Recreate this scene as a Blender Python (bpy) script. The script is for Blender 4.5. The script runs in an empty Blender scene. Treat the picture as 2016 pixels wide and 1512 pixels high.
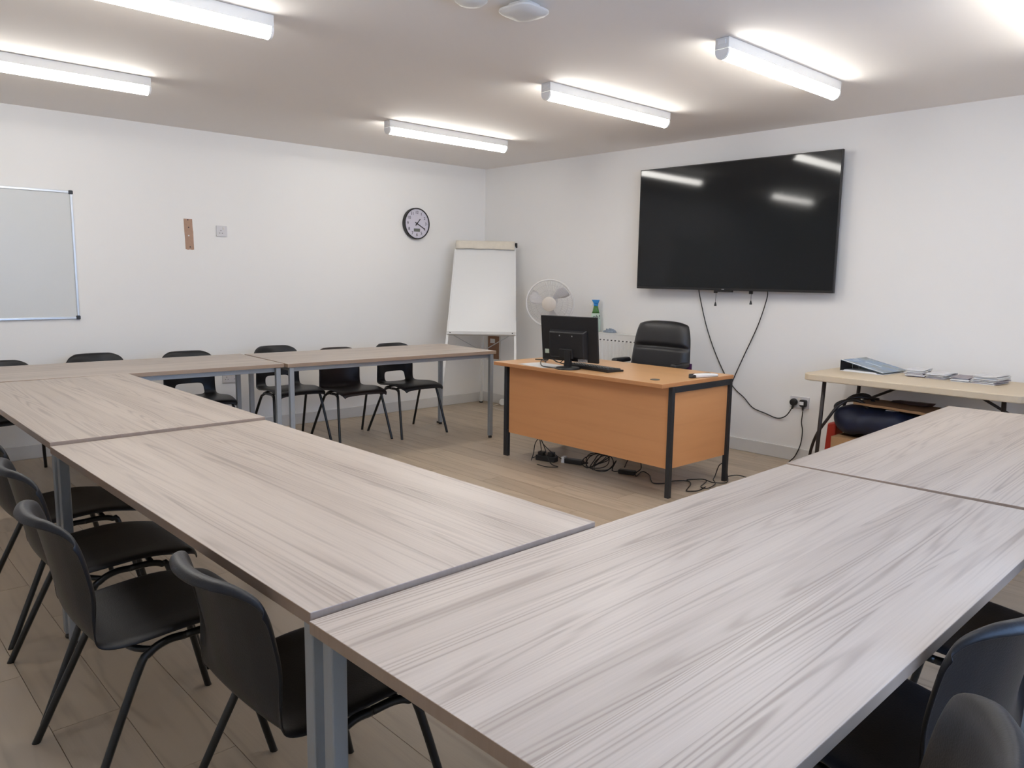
import bpy, bmesh, math, random
from mathutils import Vector, Matrix, Quaternion
random.seed(7)
S = bpy.context.scene
COL = S.collection
PI = math.pi

# ------------------------------------------------------------------ camera, world, exposure
CAM = Vector((6.2798, -5.4141, 1.3395))
RT = Vector((0.679138, 0.733873, 0.014206))
DN = Vector((0.111036, -0.083586, -0.990295))
FW = Vector((-0.725564, 0.674124, -0.138253))
cd = bpy.data.cameras.new('camera')
cd.sensor_fit = 'HORIZONTAL'; cd.sensor_width = 36.0
cd.lens = 1517.67 / 2016 * 36.0
cd.clip_start = 0.02
cam = bpy.data.objects.new('camera', cd); COL.objects.link(cam)
m3 = Matrix((RT, -DN, -FW)).transposed()
cam.matrix_world = Matrix.Translation(CAM) @ m3.to_4x4()
S.camera = cam

W = bpy.data.worlds.new('sky'); S.world = W; W.use_nodes = True
wn = W.node_tree.nodes; wl = W.node_tree.links
bg = wn['Background']
bg.inputs['Color'].default_value = (0.36, 0.58, 1.0, 1)
bg.inputs['Strength'].default_value = 4.6

vs = S.view_settings
vs.view_transform = 'Standard'; vs.look = 'None'; vs.gamma = 1.0
vs.use_curve_mapping = False
vs.exposure = 0.80
LAMP = 18.0          # emission strength of the lamp diffusers
S.cycles.max_bounces = 10
S.cycles.diffuse_bounces = 6
S.cycles.sample_clamp_indirect = 6.0

H = 2.4413           # ceiling height
RX, RY = 7.0, -7.0   # far limits of the room

# ------------------------------------------------------------------ materials
MATS = {}
def nodes_of(m):
    m.use_nodes = True
    return m.node_tree.nodes, m.node_tree.links, m.node_tree.nodes['Principled BSDF']
def mat(name, col, rough=0.5, metal=0.0, var=0.06, scale=30.0, bump=0.0, spec=None, coat=0.0, emit=None, trans=0.0, alpha=None):
    if name in MATS: return MATS[name]
    m = bpy.data.materials.new(name); n, l, p = nodes_of(m)
    tc = n.new('ShaderNodeTexCoord'); ns = n.new('ShaderNodeTexNoise')
    ns.inputs['Scale'].default_value = scale; ns.inputs['Detail'].default_value = 4
    l.new(tc.outputs['Object'], ns.inputs['Vector'])
    mx = n.new('ShaderNodeMix'); mx.data_type = 'RGBA'
    a = [max(0, c * (1 - var)) for c in col]; b = [min(1, c * (1 + var)) for c in col]
    mx.inputs[6].default_value = (*a, 1); mx.inputs[7].default_value = (*b, 1)
    l.new(ns.outputs['Fac'], mx.inputs[0]); l.new(mx.outputs[2], p.inputs['Base Color'])
    p.inputs['Roughness'].default_value = rough; p.inputs['Metallic'].default_value = metal
    if spec is not None: p.inputs['Specular IOR Level'].default_value = spec
    if coat: p.inputs['Coat Weight'].default_value = coat
    if trans: p.inputs['Transmission Weight'].default_value = trans
    if bump:
        bp = n.new('ShaderNodeBump'); bp.inputs['Strength'].default_value = bump; bp.inputs['Distance'].default_value = 0.002
        l.new(ns.outputs['Fac'], bp.inputs['Height']); l.new(bp.outputs[0], p.inputs['Normal'])
    if emit:
        p.inputs['Emission Color'].default_value = (*emit[0], 1); p.inputs['Emission Strength'].default_value = emit[1]
    MATS[name] = m
    return m

def wood(name, light, mid, dark, rough=0.35, strip=0.11, ring=14.0, sx=0.55, sy=7.0, fibre=0.25, stripamt=0.3, lineamt=0.55, axis='X', objrand=True, tone=0.0):
    """printed wood grain running along the local axis, with strips that differ in tone"""
    m = bpy.data.materials.new(name); n, l, p = nodes_of(m)
    def N(t, **k):
        q = n.new(t)
        for a, b in k.items(): setattr(q, a, b)
        return q
    def math_(op, a, b=None, c=None):
        q = N('ShaderNodeMath', operation=op)
        for i, v in enumerate((a, b, c)):
            if v is None: continue
            if isinstance(v, (int, float)): q.inputs[i].default_value = v
            else: l.new(v, q.inputs[i])
        return q.outputs[0]
    tc = N('ShaderNodeTexCoord'); sp = N('ShaderNodeSeparateXYZ'); l.new(tc.outputs['Object'], sp.inputs[0])
    X, Y, Z = sp.outputs
    if axis == 'Y': X, Y = Y, X
    if axis == 'XZ': Y = Z
    if axis == 'YZ': X, Y = Y, Z
    oi = N('ShaderNodeObjectInfo')
    r = math_('MULTIPLY', oi.outputs['Random'], 37.0 if objrand else 0.0)
    X2 = math_('ADD', X, r); Y2 = math_('ADD', Y, math_('MULTIPLY', r, 0.37))
    sid = math_('FLOOR', math_('DIVIDE', Y2, strip))
    wno = N('ShaderNodeTexWhiteNoise', noise_dimensions='1D'); l.new(sid, wno.inputs['W'])
    sv = wno.outputs['Value']
    # contour-line grain from stretched noise
    cb = N('ShaderNodeCombineXYZ')
    l.new(math_('ADD', math_('MULTIPLY', X2, sx), math_('MULTIPLY', sv, 9.0)), cb.inputs[0])
    l.new(math_('MULTIPLY', Y2, sy), cb.inputs[1]); l.new(math_('MULTIPLY', sv, 17.0), cb.inputs[2])
    n1 = N('ShaderNodeTexNoise'); n1.inputs['Scale'].default_value = 1.0; n1.inputs['Detail'].default_value = 2.5; n1.inputs['Roughness'].default_value = 0.45
    l.new(cb.outputs[0], n1.inputs['Vector'])
    sn = math_('SINE', math_('MULTIPLY', n1.outputs['Fac'], ring * 6.283))
    ln = math_('POWER', math_('MULTIPLY_ADD', sn, 0.5, 0.5), 2.6)
    # where the grain is strong
    cb2 = N('ShaderNodeCombineXYZ'); l.new(math_('MULTIPLY', X2, 0.7), cb2.inputs[0]); l.new(math_('MULTIPLY', Y2, 17.0), cb2.inputs[1]); l.new(sv, cb2.inputs[2])
    n2 = N('ShaderNodeTexNoise'); n2.inputs['Scale'].default_value = 1.0; n2.inputs['Detail'].default_value = 2.0; l.new(cb2.outputs[0], n2.inputs['Vector'])
    amt = N('ShaderNodeMapRange'); amt.inputs['From Min'].default_value = 0.38; amt.inputs['From Max'].default_value = 0.66
    l.new(n2.outputs['Fac'], amt.inputs['Value'])
    # fibre
    cb3 = N('ShaderNodeCombineXYZ'); l.new(math_('MULTIPLY', X2, 5.0), cb3.inputs[0]); l.new(math_('MULTIPLY', Y2, 190.0), cb3.inputs[1])
    n3 = N('ShaderNodeTexNoise'); n3.inputs['Scale'].default_value = 1.0; n3.inputs['Detail'].default_value = 2.0; l.new(cb3.outputs[0], n3.inputs['Vector'])
    mixA = N('ShaderNodeMix', data_type='RGBA'); mixA.inputs[6].default_value = (*light, 1); mixA.inputs[7].default_value = (*mid, 1)
    base = math_('ADD', math_('MULTIPLY', sv, stripamt), math_('MULTIPLY', math_('SUBTRACT', n2.outputs['Fac'], 0.3), 0.75))
    if tone: base = math_('ADD', base, math_('MULTIPLY', math_('SUBTRACT', oi.outputs['Random'], 0.5), tone))
    base = math_('ADD', base, math_('MULTIPLY', math_('SUBTRACT', n3.outputs['Fac'], 0.5), fibre * 2))
    cl = N('ShaderNodeClamp'); l.new(base, cl.inputs[0]); l.new(cl.outputs[0], mixA.inputs[0])
    mixB = N('ShaderNodeMix', data_type='RGBA'); mixB.inputs[7].default_value = (*dark, 1)
    l.new(mixA.outputs[2], mixB.inputs[6])
    l.new(math_('MULTIPLY', math_('MULTIPLY', ln, amt.outputs[0]), lineamt), mixB.inputs[0])
    l.new(mixB.outputs[2], p.inputs['Base Color'])
    p.inputs['Roughness'].default_value = rough
    bp = N('ShaderNodeBump'); bp.inputs['Strength'].default_value = 0.06; bp.inputs['Distance'].default_value = 0.001
    l.new(n3.outputs['Fac'], bp.inputs['Height']); l.new(bp.outputs[0], p.inputs['Normal'])
    MATS[name] = m
    return m

M_wall = mat('wall_paint', (0.84, 0.83, 0.81), 0.65, var=0.012, scale=1.2, bump=0.03)
M_ceil = mat('ceiling_paint', (0.84, 0.805, 0.775), 0.8, var=0.012, scale=1.5, bump=0.02)
M_skirt = mat('skirting_paint', (0.66, 0.65, 0.63), 0.45, var=0.02)
M_table = wood('ash_laminate', (0.485, 0.415, 0.355), (0.36, 0.30, 0.252), (0.19, 0.142, 0.118), rough=0.36, strip=0.115, ring=30.0, sx=0.26, sy=7.5, lineamt=0.62, stripamt=0.45, fibre=0.42)
M_edge = wood('ash_edge', (0.34, 0.25, 0.185), (0.27, 0.19, 0.14), (0.2, 0.14, 0.1), rough=0.4, lineamt=0.2)
M_plank = wood('vinyl_plank', (0.46, 0.375, 0.28), (0.33, 0.262, 0.192), (0.22, 0.17, 0.12), rough=0.42, strip=5.0, ring=6, sx=0.9, sy=8.0, fibre=0.25, stripamt=0.0, lineamt=0.40, tone=0.9)
M_gap = mat('floor_gap', (0.13, 0.10, 0.075), 0.8)
M_beech = wood('beech_laminate', (0.63, 0.36, 0.165), (0.54, 0.29, 0.12), (0.42, 0.2, 0.075), rough=0.32, strip=0.3, ring=9, sx=0.6, sy=8, stripamt=0.12, lineamt=0.18, fibre=0.15)
M_beechv = wood('beech_panel', (0.70, 0.335, 0.14), (0.62, 0.285, 0.11), (0.52, 0.225, 0.08), rough=0.38, strip=0.4, ring=8, sx=0.6, sy=7, stripamt=0.12, lineamt=0.15, fibre=0.12, axis='XZ')
M_beechs = wood('beech_side', (0.70, 0.335, 0.14), (0.62, 0.285, 0.11), (0.52, 0.225, 0.08), rough=0.38, strip=0.4, ring=8, sx=0.6, sy=7, stripamt=0.12, lineamt=0.15, fibre=0.12, axis='YZ')
M_beechedge = mat('beech_edge', (0.55, 0.25, 0.10), 0.4)
M_steel = mat('grey_steel', (0.33, 0.36, 0.39), 0.35, 0.35, var=0.03)
M_black = mat('black_plastic', (0.012, 0.012, 0.014), 0.42, var=0.15, scale=80, bump=0.08)
M_shell = mat('chair_shell', (0.009, 0.0095, 0.012), 0.42, spec=0.38, var=0.2, scale=250, bump=0.22)
M_shellb = mat('chair_shell_brown', (0.016, 0.009, 0.009), 0.42, spec=0.38, var=0.2, scale=250, bump=0.2)
M_tube = mat('chair_tube', (0.010, 0.011, 0.012), 0.28, 0.1)
M_dkmetal = mat('dark_frame', (0.035, 0.037, 0.042), 0.4, 0.3)
M_brownmetal = mat('brown_frame', (0.030, 0.022, 0.020), 0.45, 0.2)
M_white = mat('white_plastic', (0.80, 0.80, 0.79), 0.35, var=0.02)
M_offwhite = mat('aged_white', (0.66, 0.64, 0.60), 0.4, var=0.03)
M_wtmetal = mat('white_metal', (0.74, 0.74, 0.73), 0.3, 0.0, var=0.02)
M_alu = mat('aluminium', (0.62, 0.63, 0.63), 0.3, 0.7, var=0.03)
M_wb = mat('whiteboard_face', (0.66, 0.67, 0.655), 0.30, var=0.02, scale=2, spec=0.35)
M_fc = mat('flipchart_face', (0.74, 0.74, 0.73), 0.30, var=0.01, scale=2, spec=0.3)
M_rubber = mat('cable_rubber', (0.010, 0.010, 0.011), 0.45)
M_screen = mat('tv_screen', (0.010, 0.0115, 0.013), 0.07, var=0.0, spec=0.32)
M_leather = mat('black_leather', (0.018, 0.018, 0.020), 0.42, var=0.2, scale=180, bump=0.25)
M_cream = mat('cream_plastic', (0.60, 0.50, 0.365), 0.5, var=0.04, scale=200, bump=0.1)
M_paper = mat('paper', (0.74, 0.74, 0.74), 0.7, var=0.05, scale=60)
M_light = mat('lamp_diffuser', (0.9, 0.9, 0.9), 0.4, emit=((1.0, 0.97, 0.912), LAMP))

# ------------------------------------------------------------------ mesh building
class MB:
    def __init__(s): s.v = []; s.f = []; s.mi = []
    def add(s, vs, fs, mi=0, M=None):
        o = len(s.v)
        for p in vs:
            p = Vector(p); s.v.append(tuple(M @ p if M is not None else p))
        for f in fs: s.f.append(tuple(i + o for i in f)); s.mi.append(mi)
        return s
    def box(s, a, b, mi=0, M=None, side=None):
        x0, y0, z0 = a; x1, y1, z1 = b
        v = [(x0,y0,z0),(x1,y0,z0),(x1,y1,z0),(x0,y1,z0),(x0,y0,z1),(x1,y0,z1),(x1,y1,z1),(x0,y1,z1)]
        s.add(v, [(0,3,2,1),(4,5,6,7)], mi, M); 
        o = len(s.v) - 8
        for f in [(0,1,5,4),(1,2,6,5),(2,3,7,6),(3,0,4,7)]:
            s.f.append(tuple(i + o for i in f)); s.mi.append(mi if side is None else side)
        return s
    def cbox(s, c, d, mi=0, M=None, side=None):
        return s.box([c[i]-d[i]/2 for i in range(3)], [c[i]+d[i]/2 for i in range(3)], mi, M, side)
    def tube(s, pts, r, seg=8, mi=0, M=None, smooth=0, closed=False, square=False):
        pts = [Vector(p) for p in pts]
        if smooth: pts = catmull(pts, smooth, closed)
        n = len(pts); vs = []; up = None
        for i, p in enumerate(pts):
            a = pts[i-1] if (i > 0 or closed) else p
            b = pts[(i+1) % n] if (i < n-1 or closed) else p
            t = (b - a).normalized()
            if up is None:
                up = Vector((0,0,1)) if abs(t.z) < 0.95 else Vector((1,0,0))
            x = up - t * up.dot(t)
            if x.length < 1e-6: x = t.orthogonal()
            x.normalize(); up = x; y = t.cross(x)
            rr = r[i] if isinstance(r, (list, tuple)) else r
            for k in range(seg):
                an = 2*PI*k/seg + (PI/4 if square else 0)
                q = rr * (1.41421 if square else 1)
                vs.append(p + x*math.cos(an)*q + y*math.sin(an)*q)
        fs = []
        for i in range(n if closed else n-1):
            j = (i+1) % n
            for k in range(seg):
                k2 = (k+1) % seg
                fs.append((i*seg+k, i*seg+k2, j*seg+k2, j*seg+k))
        if not closed:
            fs.append(tuple(reversed(range(seg)))); fs.append(tuple(range((n-1)*seg, n*seg)))
        return s.add(vs, fs, mi, M)
    def lathe(s, prof, seg=24, mi=0, M=None, cap=True):
        vs = []; fs = []
        for (r, z) in prof:
            for k in range(seg):
                a = 2*PI*k/seg; vs.append((r*math.cos(a), r*math.sin(a), z))
        for i in range(len(prof)-1):
            for k in range(seg):
                k2 = (k+1) % seg
                fs.append((i*seg+k, i*seg+k2, (i+1)*seg+k2, (i+1)*seg+k))
        if cap:
            fs.append(tuple(reversed(range(seg)))); fs.append(tuple(range((len(prof)-1)*seg, len(prof)*seg)))
        return s.add(vs, fs, mi, M)
    def prism(s, poly, z0, z1, mi=0, M=None, side=None):
        n = len(poly)
        s.add([(x,y,z0) for x,y in poly] + [(x,y,z1) for x,y in poly], [tuple(reversed(range(n))), tuple(range(n, 2*n))], mi, M)
        o = len(s.v) - 2*n
        for i in range(n):
            j = (i+1) % n
            s.f.append((o+i, o+j, o+n+j, o+n+i)); s.mi.append(mi if side is None else side)
        return s
    def hexa(s, c8, mi=0):
        return s.add(c8, [(0,3,2,1),(4,5,6,7),(0,1,5,4),(1,2,6,5),(2,3,7,6),(3,0,4,7)], mi)
    def build(s, name, mats, parent=None, smooth=False, bevel=0, loc=None, subsurf=0, solid=0, auto=None):
        me = bpy.data.meshes.new(name)
        me.from_pydata(s.v, [], s.f)
        if not isinstance(mats, (list, tuple)): mats = [mats]
        for m in mats: me.materials.append(m)
        me.polygons.foreach_set('material_index', s.mi)
        bm = bmesh.new(); bm.from_mesh(me); bmesh.ops.recalc_face_normals(bm, faces=bm.faces); bm.to_mesh(me); bm.free()
        if smooth: me.polygons.foreach_set('use_smooth', [True]*len(me.polygons))
        me.update()
        o = bpy.data.objects.new(name, me); COL.objects.link(o)
        if parent: o.parent = parent
        if loc is not None: o.location = loc
        if solid:
            q = o.modifiers.new('solid', 'SOLIDIFY'); q.thickness = solid; q.offset = 0
        if subsurf:
            q = o.modifiers.new('sub', 'SUBSURF'); q.levels = subsurf; q.render_levels = subsurf
        if bevel:
            q = o.modifiers.new('bevel', 'BEVEL'); q.width = bevel; q.segments = 2; q.limit_method = 'ANGLE'
        if auto:
            me.set_sharp_from_angle(angle=auto)
        return o

def catmull(P, k, closed=False):
    out = []; n = len(P)
    rng = range(n if closed else n-1)
    for i in rng:
        p1 = P[i]; p2 = P[(i+1) % n]
        p0 = P[i-1] if (i > 0 or closed) else p1*2-p2
        p3 = P[(i+2) % n] if (i < n-2 or closed) else p2*2-p1
        for j in range(k):
            t = j/k
            out.append(0.5*((2*p1)+(p2-p0)*t+(2*p0-5*p1+4*p2-p3)*t*t+(3*p1-p0-3*p2+p3)*t**3))
    if not closed: out.append(P[-1].copy())
    return out
def tag(o, label, cat, group=None):
    o['label'] = label; o['category'] = cat
    if group: o['group'] = group
    return o
def thing(name, label, cat, loc=(0,0,0), rz=0, group=None):
    o = bpy.data.objects.new(name, None); COL.objects.link(o)
    o.location = loc; o.rotation_euler = (0,0,rz); o.empty_display_size = 0.1
    return tag(o, label, cat, group)
def struct(o): o['kind'] = 'structure'; return o
def copy_tree(o, parent=None):
    c = o.copy(); COL.objects.link(c); c.parent = parent
    for ch in list(o.children): copy_tree(ch, c)
    return c
def rrect(w, h, r, n=5, cx=0, cy=0):
    P = []
    for sx, sy, a0 in ((1,1,0),(-1,1,90),(-1,-1,180),(1,-1,270)):
        for k in range(n+1):
            a = math.radians(a0 + 90*k/n)
            P.append((cx+sx*(w/2-r)+r*math.cos(a), cy+sy*(h/2-r)+r*math.sin(a)))
    return P
def MT(loc, rz=0, rx=0, ry=0):
    return Matrix.Translation(loc) @ Matrix.Rotation(rz,4,'Z') @ Matrix.Rotation(ry,4,'Y') @ Matrix.Rotation(rx,4,'X')
def frame_m(o, x, y, z):
    return Matrix.Translation(o) @ Matrix((x, y, z)).transposed().to_4x4()
def text_mesh(name, body, size, mtl, parent, M, align='CENTER', ext=0.0006):
    c = bpy.data.curves.new(name, 'FONT'); c.body = body; c.size = size; c.extrude = ext
    c.align_x = align; c.align_y = 'CENTER'; c.resolution_u = 3
    t = bpy.data.objects.new(name, c); COL.objects.link(t)
    dg = bpy.context.evaluated_depsgraph_get()
    me = bpy.data.meshes.new_from_object(t.evaluated_get(dg))
    bpy.data.objects.remove(t); bpy.data.curves.remove(c)
    me.transform(M); me.materials.clear(); me.materials.append(mtl)
    o = bpy.data.objects.new(name, me); COL.objects.link(o); o.parent = parent
    return o

# ------------------------------------------------------------------ room
T_ = 0.12
fl = struct(MB().box((-T_, RY-T_, -0.10), (RX+T_, T_, -0.004)).build('floor', M_gap))
pw, pl, gap = 0.1855, 1.27, 0.0010
row = 0; y = RY + 0.0
y0 = -4.78 - pw*12
nrow = 0
yy = y0
while yy < 0:
    a, b = max(yy, RY), min(yy+pw, 0)
    if b - a > 0.01:
        k = round((yy - (-4.78))/pw)
        xs = 4.26 + 0.42*k
        while xs > 0: xs -= pl
        while xs < RX:
            p, q = max(xs, 0), min(xs+pl, RX)
            if q - p > 0.01:
                o = MB().box((-(q-p)/2+gap, -(b-a)/2+gap, -0.004), ((q-p)/2-gap, (b-a)/2-gap, 0.0)).build('plank', M_plank, fl, loc=((p+q)/2, (a+b)/2, 0))
            xs += pl
    yy += pw
struct(MB().box((-T_, RY-T_, H), (RX+T_, T_, H+0.1)).build('ceiling', M_ceil))
struct(MB().box((-T_, RY-T_, 0), (0, T_, H)).build('wall_left', M_wall))
struct(MB().box((0, 0, 0), (RX+T_, T_, H)).build('wall_back', M_wall))
struct(MB().box((0, RY-T_, 0), (RX+T_, RY, H)).build('wall_front', M_wall))
wy0, wy1, wz0, wz1 = -5.0, -2.4, 0.90, 2.05
wr = MB()
wr.box((RX, RY, 0), (RX+T_, wy0, H)); wr.box((RX, wy1, 0), (RX+T_, 0, H))
wr.box((RX, wy0, 0), (RX+T_, wy1, wz0)); wr.box((RX, wy0, wz1), (RX+T_, wy1, H))
struct(wr.build('wall_right', M_wall))
win = bpy.data.objects.new('window_1', None); COL.objects.link(win); struct(win); win.location = (RX+0.06, (wy0+wy1)/2, wz0)
hw = (wy1-wy0)/2; hh = wz1-wz0
f = MB()
for yy in (-hw+0.025, -hw/3, hw/3, hw-0.025): f.box((-0.03, yy-0.025, 0), (0.03, yy+0.025, hh))
for z in (0.025, hh-0.025): f.box((-0.03, -hw, z-0.025), (0.03, hw, z+0.025))
f.build('window_frame', M_white, win)
M_glass = bpy.data.materials.new('window_glass'); n, l, p = nodes_of(M_glass)
g = n.new('ShaderNodeBsdfTransparent'); gl = n.new('ShaderNodeBsdfGlossy'); gl.inputs['Roughness'].default_value = 0.02
ms = n.new('ShaderNodeMixShader'); ms.inputs[0].default_value = 0.06
l.new(g.outputs[0], ms.inputs[1]); l.new(gl.outputs[0], ms.inputs[2]); l.new(ms.outputs[0], n['Material Output'].inputs[0])
for i in range(3):
    a = -hw + 2*hw/3*i
    MB().box((-0.004, a+0.03, 0.05), (0.004, a+2*hw/3-0.03, hh-0.05)).build('pane', M_glass, win)
MB().box((-0.10, -hw-0.03, -0.03), (-0.03, hw+0.03, 0)).build('window_sill', M_white, win, bevel=0.004)
sk = 0.0995
def skirting(name, a, b):
    struct(MB().box(a, b).build(name, M_skirt, bevel=0.004))
skirting('baseboard_left', (0.0005, RY, 0), (0.016, 0, sk))
skirting('baseboard_back', (0.016, -0.016, 0), (RX, -0.0005, sk))
skirting('baseboard_right', (RX-0.016, RY, 0), (RX-0.0005, -0.016, sk))
skirting('baseboard_front', (0.016, RY+0.0005, 0), (RX-0.016, RY+0.016, sk))

# ------------------------------------------------------------------ ceiling lamps
def batten(x, yc, label, rz=0.0):
    t = thing('batten_light', label, 'ceiling light', (x, yc, H), rz, 'ceiling batten lights')
    L2 = 0.575
    b = MB(); b.box((-0.037, -L2, -0.050), (0.037, L2, -0.001))
    b.build('housing', M_wtmetal, t, bevel=0.003)
    d = MB(); P = []
    for k in range(13):
        a = PI + PI*k/12
        P.append((0.034*math.cos(a), -0.058+0.038*math.sin(a)))
    P = [(-0.034, -0.0505)] + P + [(0.034, -0.0505)]
    mm = Matrix(((1,0,0,0),(0,0,1,0),(0,1,0,0),(0,0,0,1)))
    d.prism(P, -L2+0.012, L2-0.012, 0, mm)
    d.build('diffuser', M_light, t, smooth=True, auto=0.9)
    for s in (-1, 1):
        e = MB(); e.prism([(x_*1.04, z_*1.02) for x_, z_ in P], min(s*L2, s*(L2-0.012)), max(s*L2, s*(L2-0.012)), 0, mm)
        e.box((-0.02, s*L2-0.004, -0.03), (0.02, s*L2+0.004, -0.012))
        e.build('end_cap', M_white, t)
    return t
batten(1.43, -1.60, 'white batten light above the wall clock and flipchart corner')
batten(3.02, -1.58, 'middle batten light of the row in front of the television')
batten(4.19, -1.61, 'batten light above and nearest the right side of the television')
batten(5.36, -1.55, 'batten light cut off at the top right corner of the photo')
batten(1.43, -4.38, 'batten light at the left edge, above the wall whiteboard')
batten(2.96, -4.37, 'batten light cut off by the top edge at upper left')
batten(4.19, -4.40, 'added out of frame batten light to brighten the middle tables')  # unseen lamp, added to lift the room's brightness
batten(5.36, -4.40, 'added out of frame batten light to brighten the nearest table')  # also unseen, added as extra light for the near end
M_ap = mat('detector_plastic', (0.66, 0.65, 0.63), 0.45, var=0.02)
t = thing('wireless_access_point', 'white rounded square access point on the ceiling', 'access point', (3.85, -3.12, H), 0.1)
b = MB()
for i, (sc, z) in enumerate(((0.70, 0), (0.78, -0.012))): pass
b.prism(rrect(0.11, 0.11, 0.03), -0.016, -0.001); b.build('base', M_ap, t)
b = MB(); vs_ = []; N_ = 24
prof = ((0.150, -0.016), (0.172, -0.022), (0.172, -0.030), (0.150, -0.040), (0.08, -0.046))
for (w_, z) in prof: vs_ += [(px, py, z) for px, py in rrect(w_, w_, w_*0.26)]
n_ = len(rrect(1,1,.2)); fs_ = []
for i in range(len(prof)-1):
    for k in range(n_): fs_.append((i*n_+k, i*n_+(k+1) % n_, (i+1)*n_+(k+1) % n_, (i+1)*n_+k))
fs_ += [tuple(range(n_)), tuple(range((len(prof)-1)*n_, len(prof)*n_))]
b.add(vs_, fs_); b.build('cover', M_ap, t, smooth=True, auto=0.7)
t = thing('smoke_detector', 'round white smoke detector at the top edge, beside the access point', 'smoke detector', (3.80, -3.36, H))
MB().lathe(((0.07, -0.001), (0.07, -0.014)), 28).build('base', M_ap, t)
MB().lathe(((0.066, -0.014), (0.066, -0.03), (0.05, -0.042), (0.02, -0.046)), 28).build('cover', M_ap, t, smooth=True, auto=0.7)

# ------------------------------------------------------------------ meeting tables
TH, TL, TW = 0.73, 1.8, 0.797
def make_table():
    t = thing('meeting_table', '', 'table', group='meeting tables in a U shape')
    MB().box((-TL/2+0.001, -TW/2+0.001, TH-0.025), (TL/2-0.001, TW/2-0.001, TH), 0, None, 1).build('tabletop', [M_table, M_edge], t, bevel=0.0015)
    s = 0.016
    ix, iy = TL/2-0.035, TW/2-0.03
    for sx in (-1, 1):
        for sy in (-1, 1):
            lg = MB().box((sx*ix-s, sy*iy-s, 0.02), (sx*ix+s, sy*iy+s, TH-0.0265)).build('leg', M_steel, t, bevel=0.003)
            MB().lathe(((0.014, 0.0), (0.016, 0.006), (0.012, 0.02)), 12, 0, MT((sx*ix, sy*iy, 0))).build('foot', M_black, lg)
    for sy in (-1, 1):
        MB().box((-ix+s, sy*(iy-0.022)-0.010, TH-0.0585), (ix-s, sy*(iy-0.022)+0.010, TH-0.0265)).build('rail', M_steel, t, bevel=0.002)
    for sx in (-1, 1):
        MB().box((sx*(ix-0.022)-0.010, -iy+s, TH-0.0585), (sx*(ix-0.022)+0.010, iy-s, TH-0.0265)).build('rail', M_steel, t, bevel=0.002)
    return t
tb0 = make_table(); used = [False]
def put_table(corner, ang, du, dv, label, dz=0.0):
    """corner: world xy of one corner; table spans du along local x(ang), dv along y(ang)"""
    t = tb0 if not used[0] else copy_tree(tb0)
    used[0] = True
    c, s = math.cos(ang), math.sin(ang)
    lx, ly = du/2, dv/2
    t.location = (corner[0]+lx*c-ly*s, corner[1]+lx*s+ly*c, 0)
    t.rotation_euler = (0, 0, ang + (0 if abs(du) > abs(dv) else PI/2))
    t['label'] = label
    t.scale = (1, 1, (TH+dz)/TH)
    return t
put_table((5.0666, -4.7772), 0.0157, -TL, TW, 'table in the left foreground row, between the nearest table and the far left one', 0.001)
put_table((3.248, -4.0045), 0.0016, -TL, -TW, 'table at the left edge, end-on against the row along the clock wall', 0.011)
put_table((5.0735, -4.7845), 0.0186, TW, TL, 'large pale wood table nearest the camera, filling the bottom right', -0.009)
put_table((5.0385, -2.982), 0.0407, TW, TL, 'table at the right edge, in front of the cream folding table', -0.006)
put_table((0.650, -2.951), -0.0585, TW, TL, 'table by the clock wall nearest the flipchart, open end towards the beech desk')
put_table((0.615, -2.967), -0.05, TW, -TL, 'table by the clock wall under the wall whiteboard, left of the flipchart end table')

# ------------------------------------------------------------------ stacking chairs
def chair_shell(hole, zs=1.0):
    rows = [(0.240,0.398,0.184),(0.238,0.412,0.194),(0.226,0.426,0.202),(0.19,0.432,0.206),(0.10,0.431,0.208),(0.0,0.425,0.207),(-0.08,0.417,0.203),
            (-0.135,0.414,0.198),(-0.175,0.424,0.194),(-0.195,0.452,0.190),(-0.207,0.505,0.187),(-0.215,0.555,0.186),(-0.226,0.61,0.188),(-0.238,0.67,0.190),
            (-0.246,0.705,0.191),(-0.252,0.727,0.191),(-0.260,0.741,0.190),(-0.272,0.747,0.189),(-0.286,0.743,0.188),(-0.292,0.730,0.187)]
    us = [-1.0,-0.965,-0.86,-0.62,-0.55,-0.28,0,0.28,0.55,0.62,0.86,0.965,1.0]
    V = []; F = []
    nr, nc = len(rows), len(us)
    for i, (y, z, hw_) in enumerate(rows):
        back = min(1, max(0, (z-0.43)/0.10)) if y < -0.1 else 0
        for u in us:
            e = abs(u)
            yy = y; zz = z
            if i > 15:                          # the rolled top lip runs out into the side rims
                k_ = 1 - 0.85*max(0.0, (e-0.45)/0.55)**2
                yy = rows[15][0] + (y-rows[15][0])*k_; zz = rows[15][1] + (z-rows[15][1])*k_
            yy += back*(0.052*e**2.2)
            if back == 0 or y > -0.19:
                k = 1-back
                zz += k*(0.012*e**3 if y < 0.12 else -0.010*e**3)
            if e > 0.96 :                       # rolled rim
                if back > 0.3: yy -= 0.020*(e-0.96)/0.04*(1 if i < 16 else max(0.3, 1-(i-15)*0.25))
                else: zz -= 0.014*(e-0.96)/0.04
            if back > 0 and e < 0.3: yy -= 0.004*back
            if z > 0.66 and e > 0.7: zz -= 0.040*((e-0.7)/0.3)**2.4*min(1, (z-0.66)/0.07)
            V.append((u*hw_, yy, zz*zs))
    for i in range(nr-1):
        for j in range(nc-1):
            if hole and 8 <= i <= 9 and 4 < j+0.5 < 8: continue
            F.append((i*nc+j, i*nc+j+1, (i+1)*nc+j+1, (i+1)*nc+j))
    return MB().add(V, F)
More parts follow.
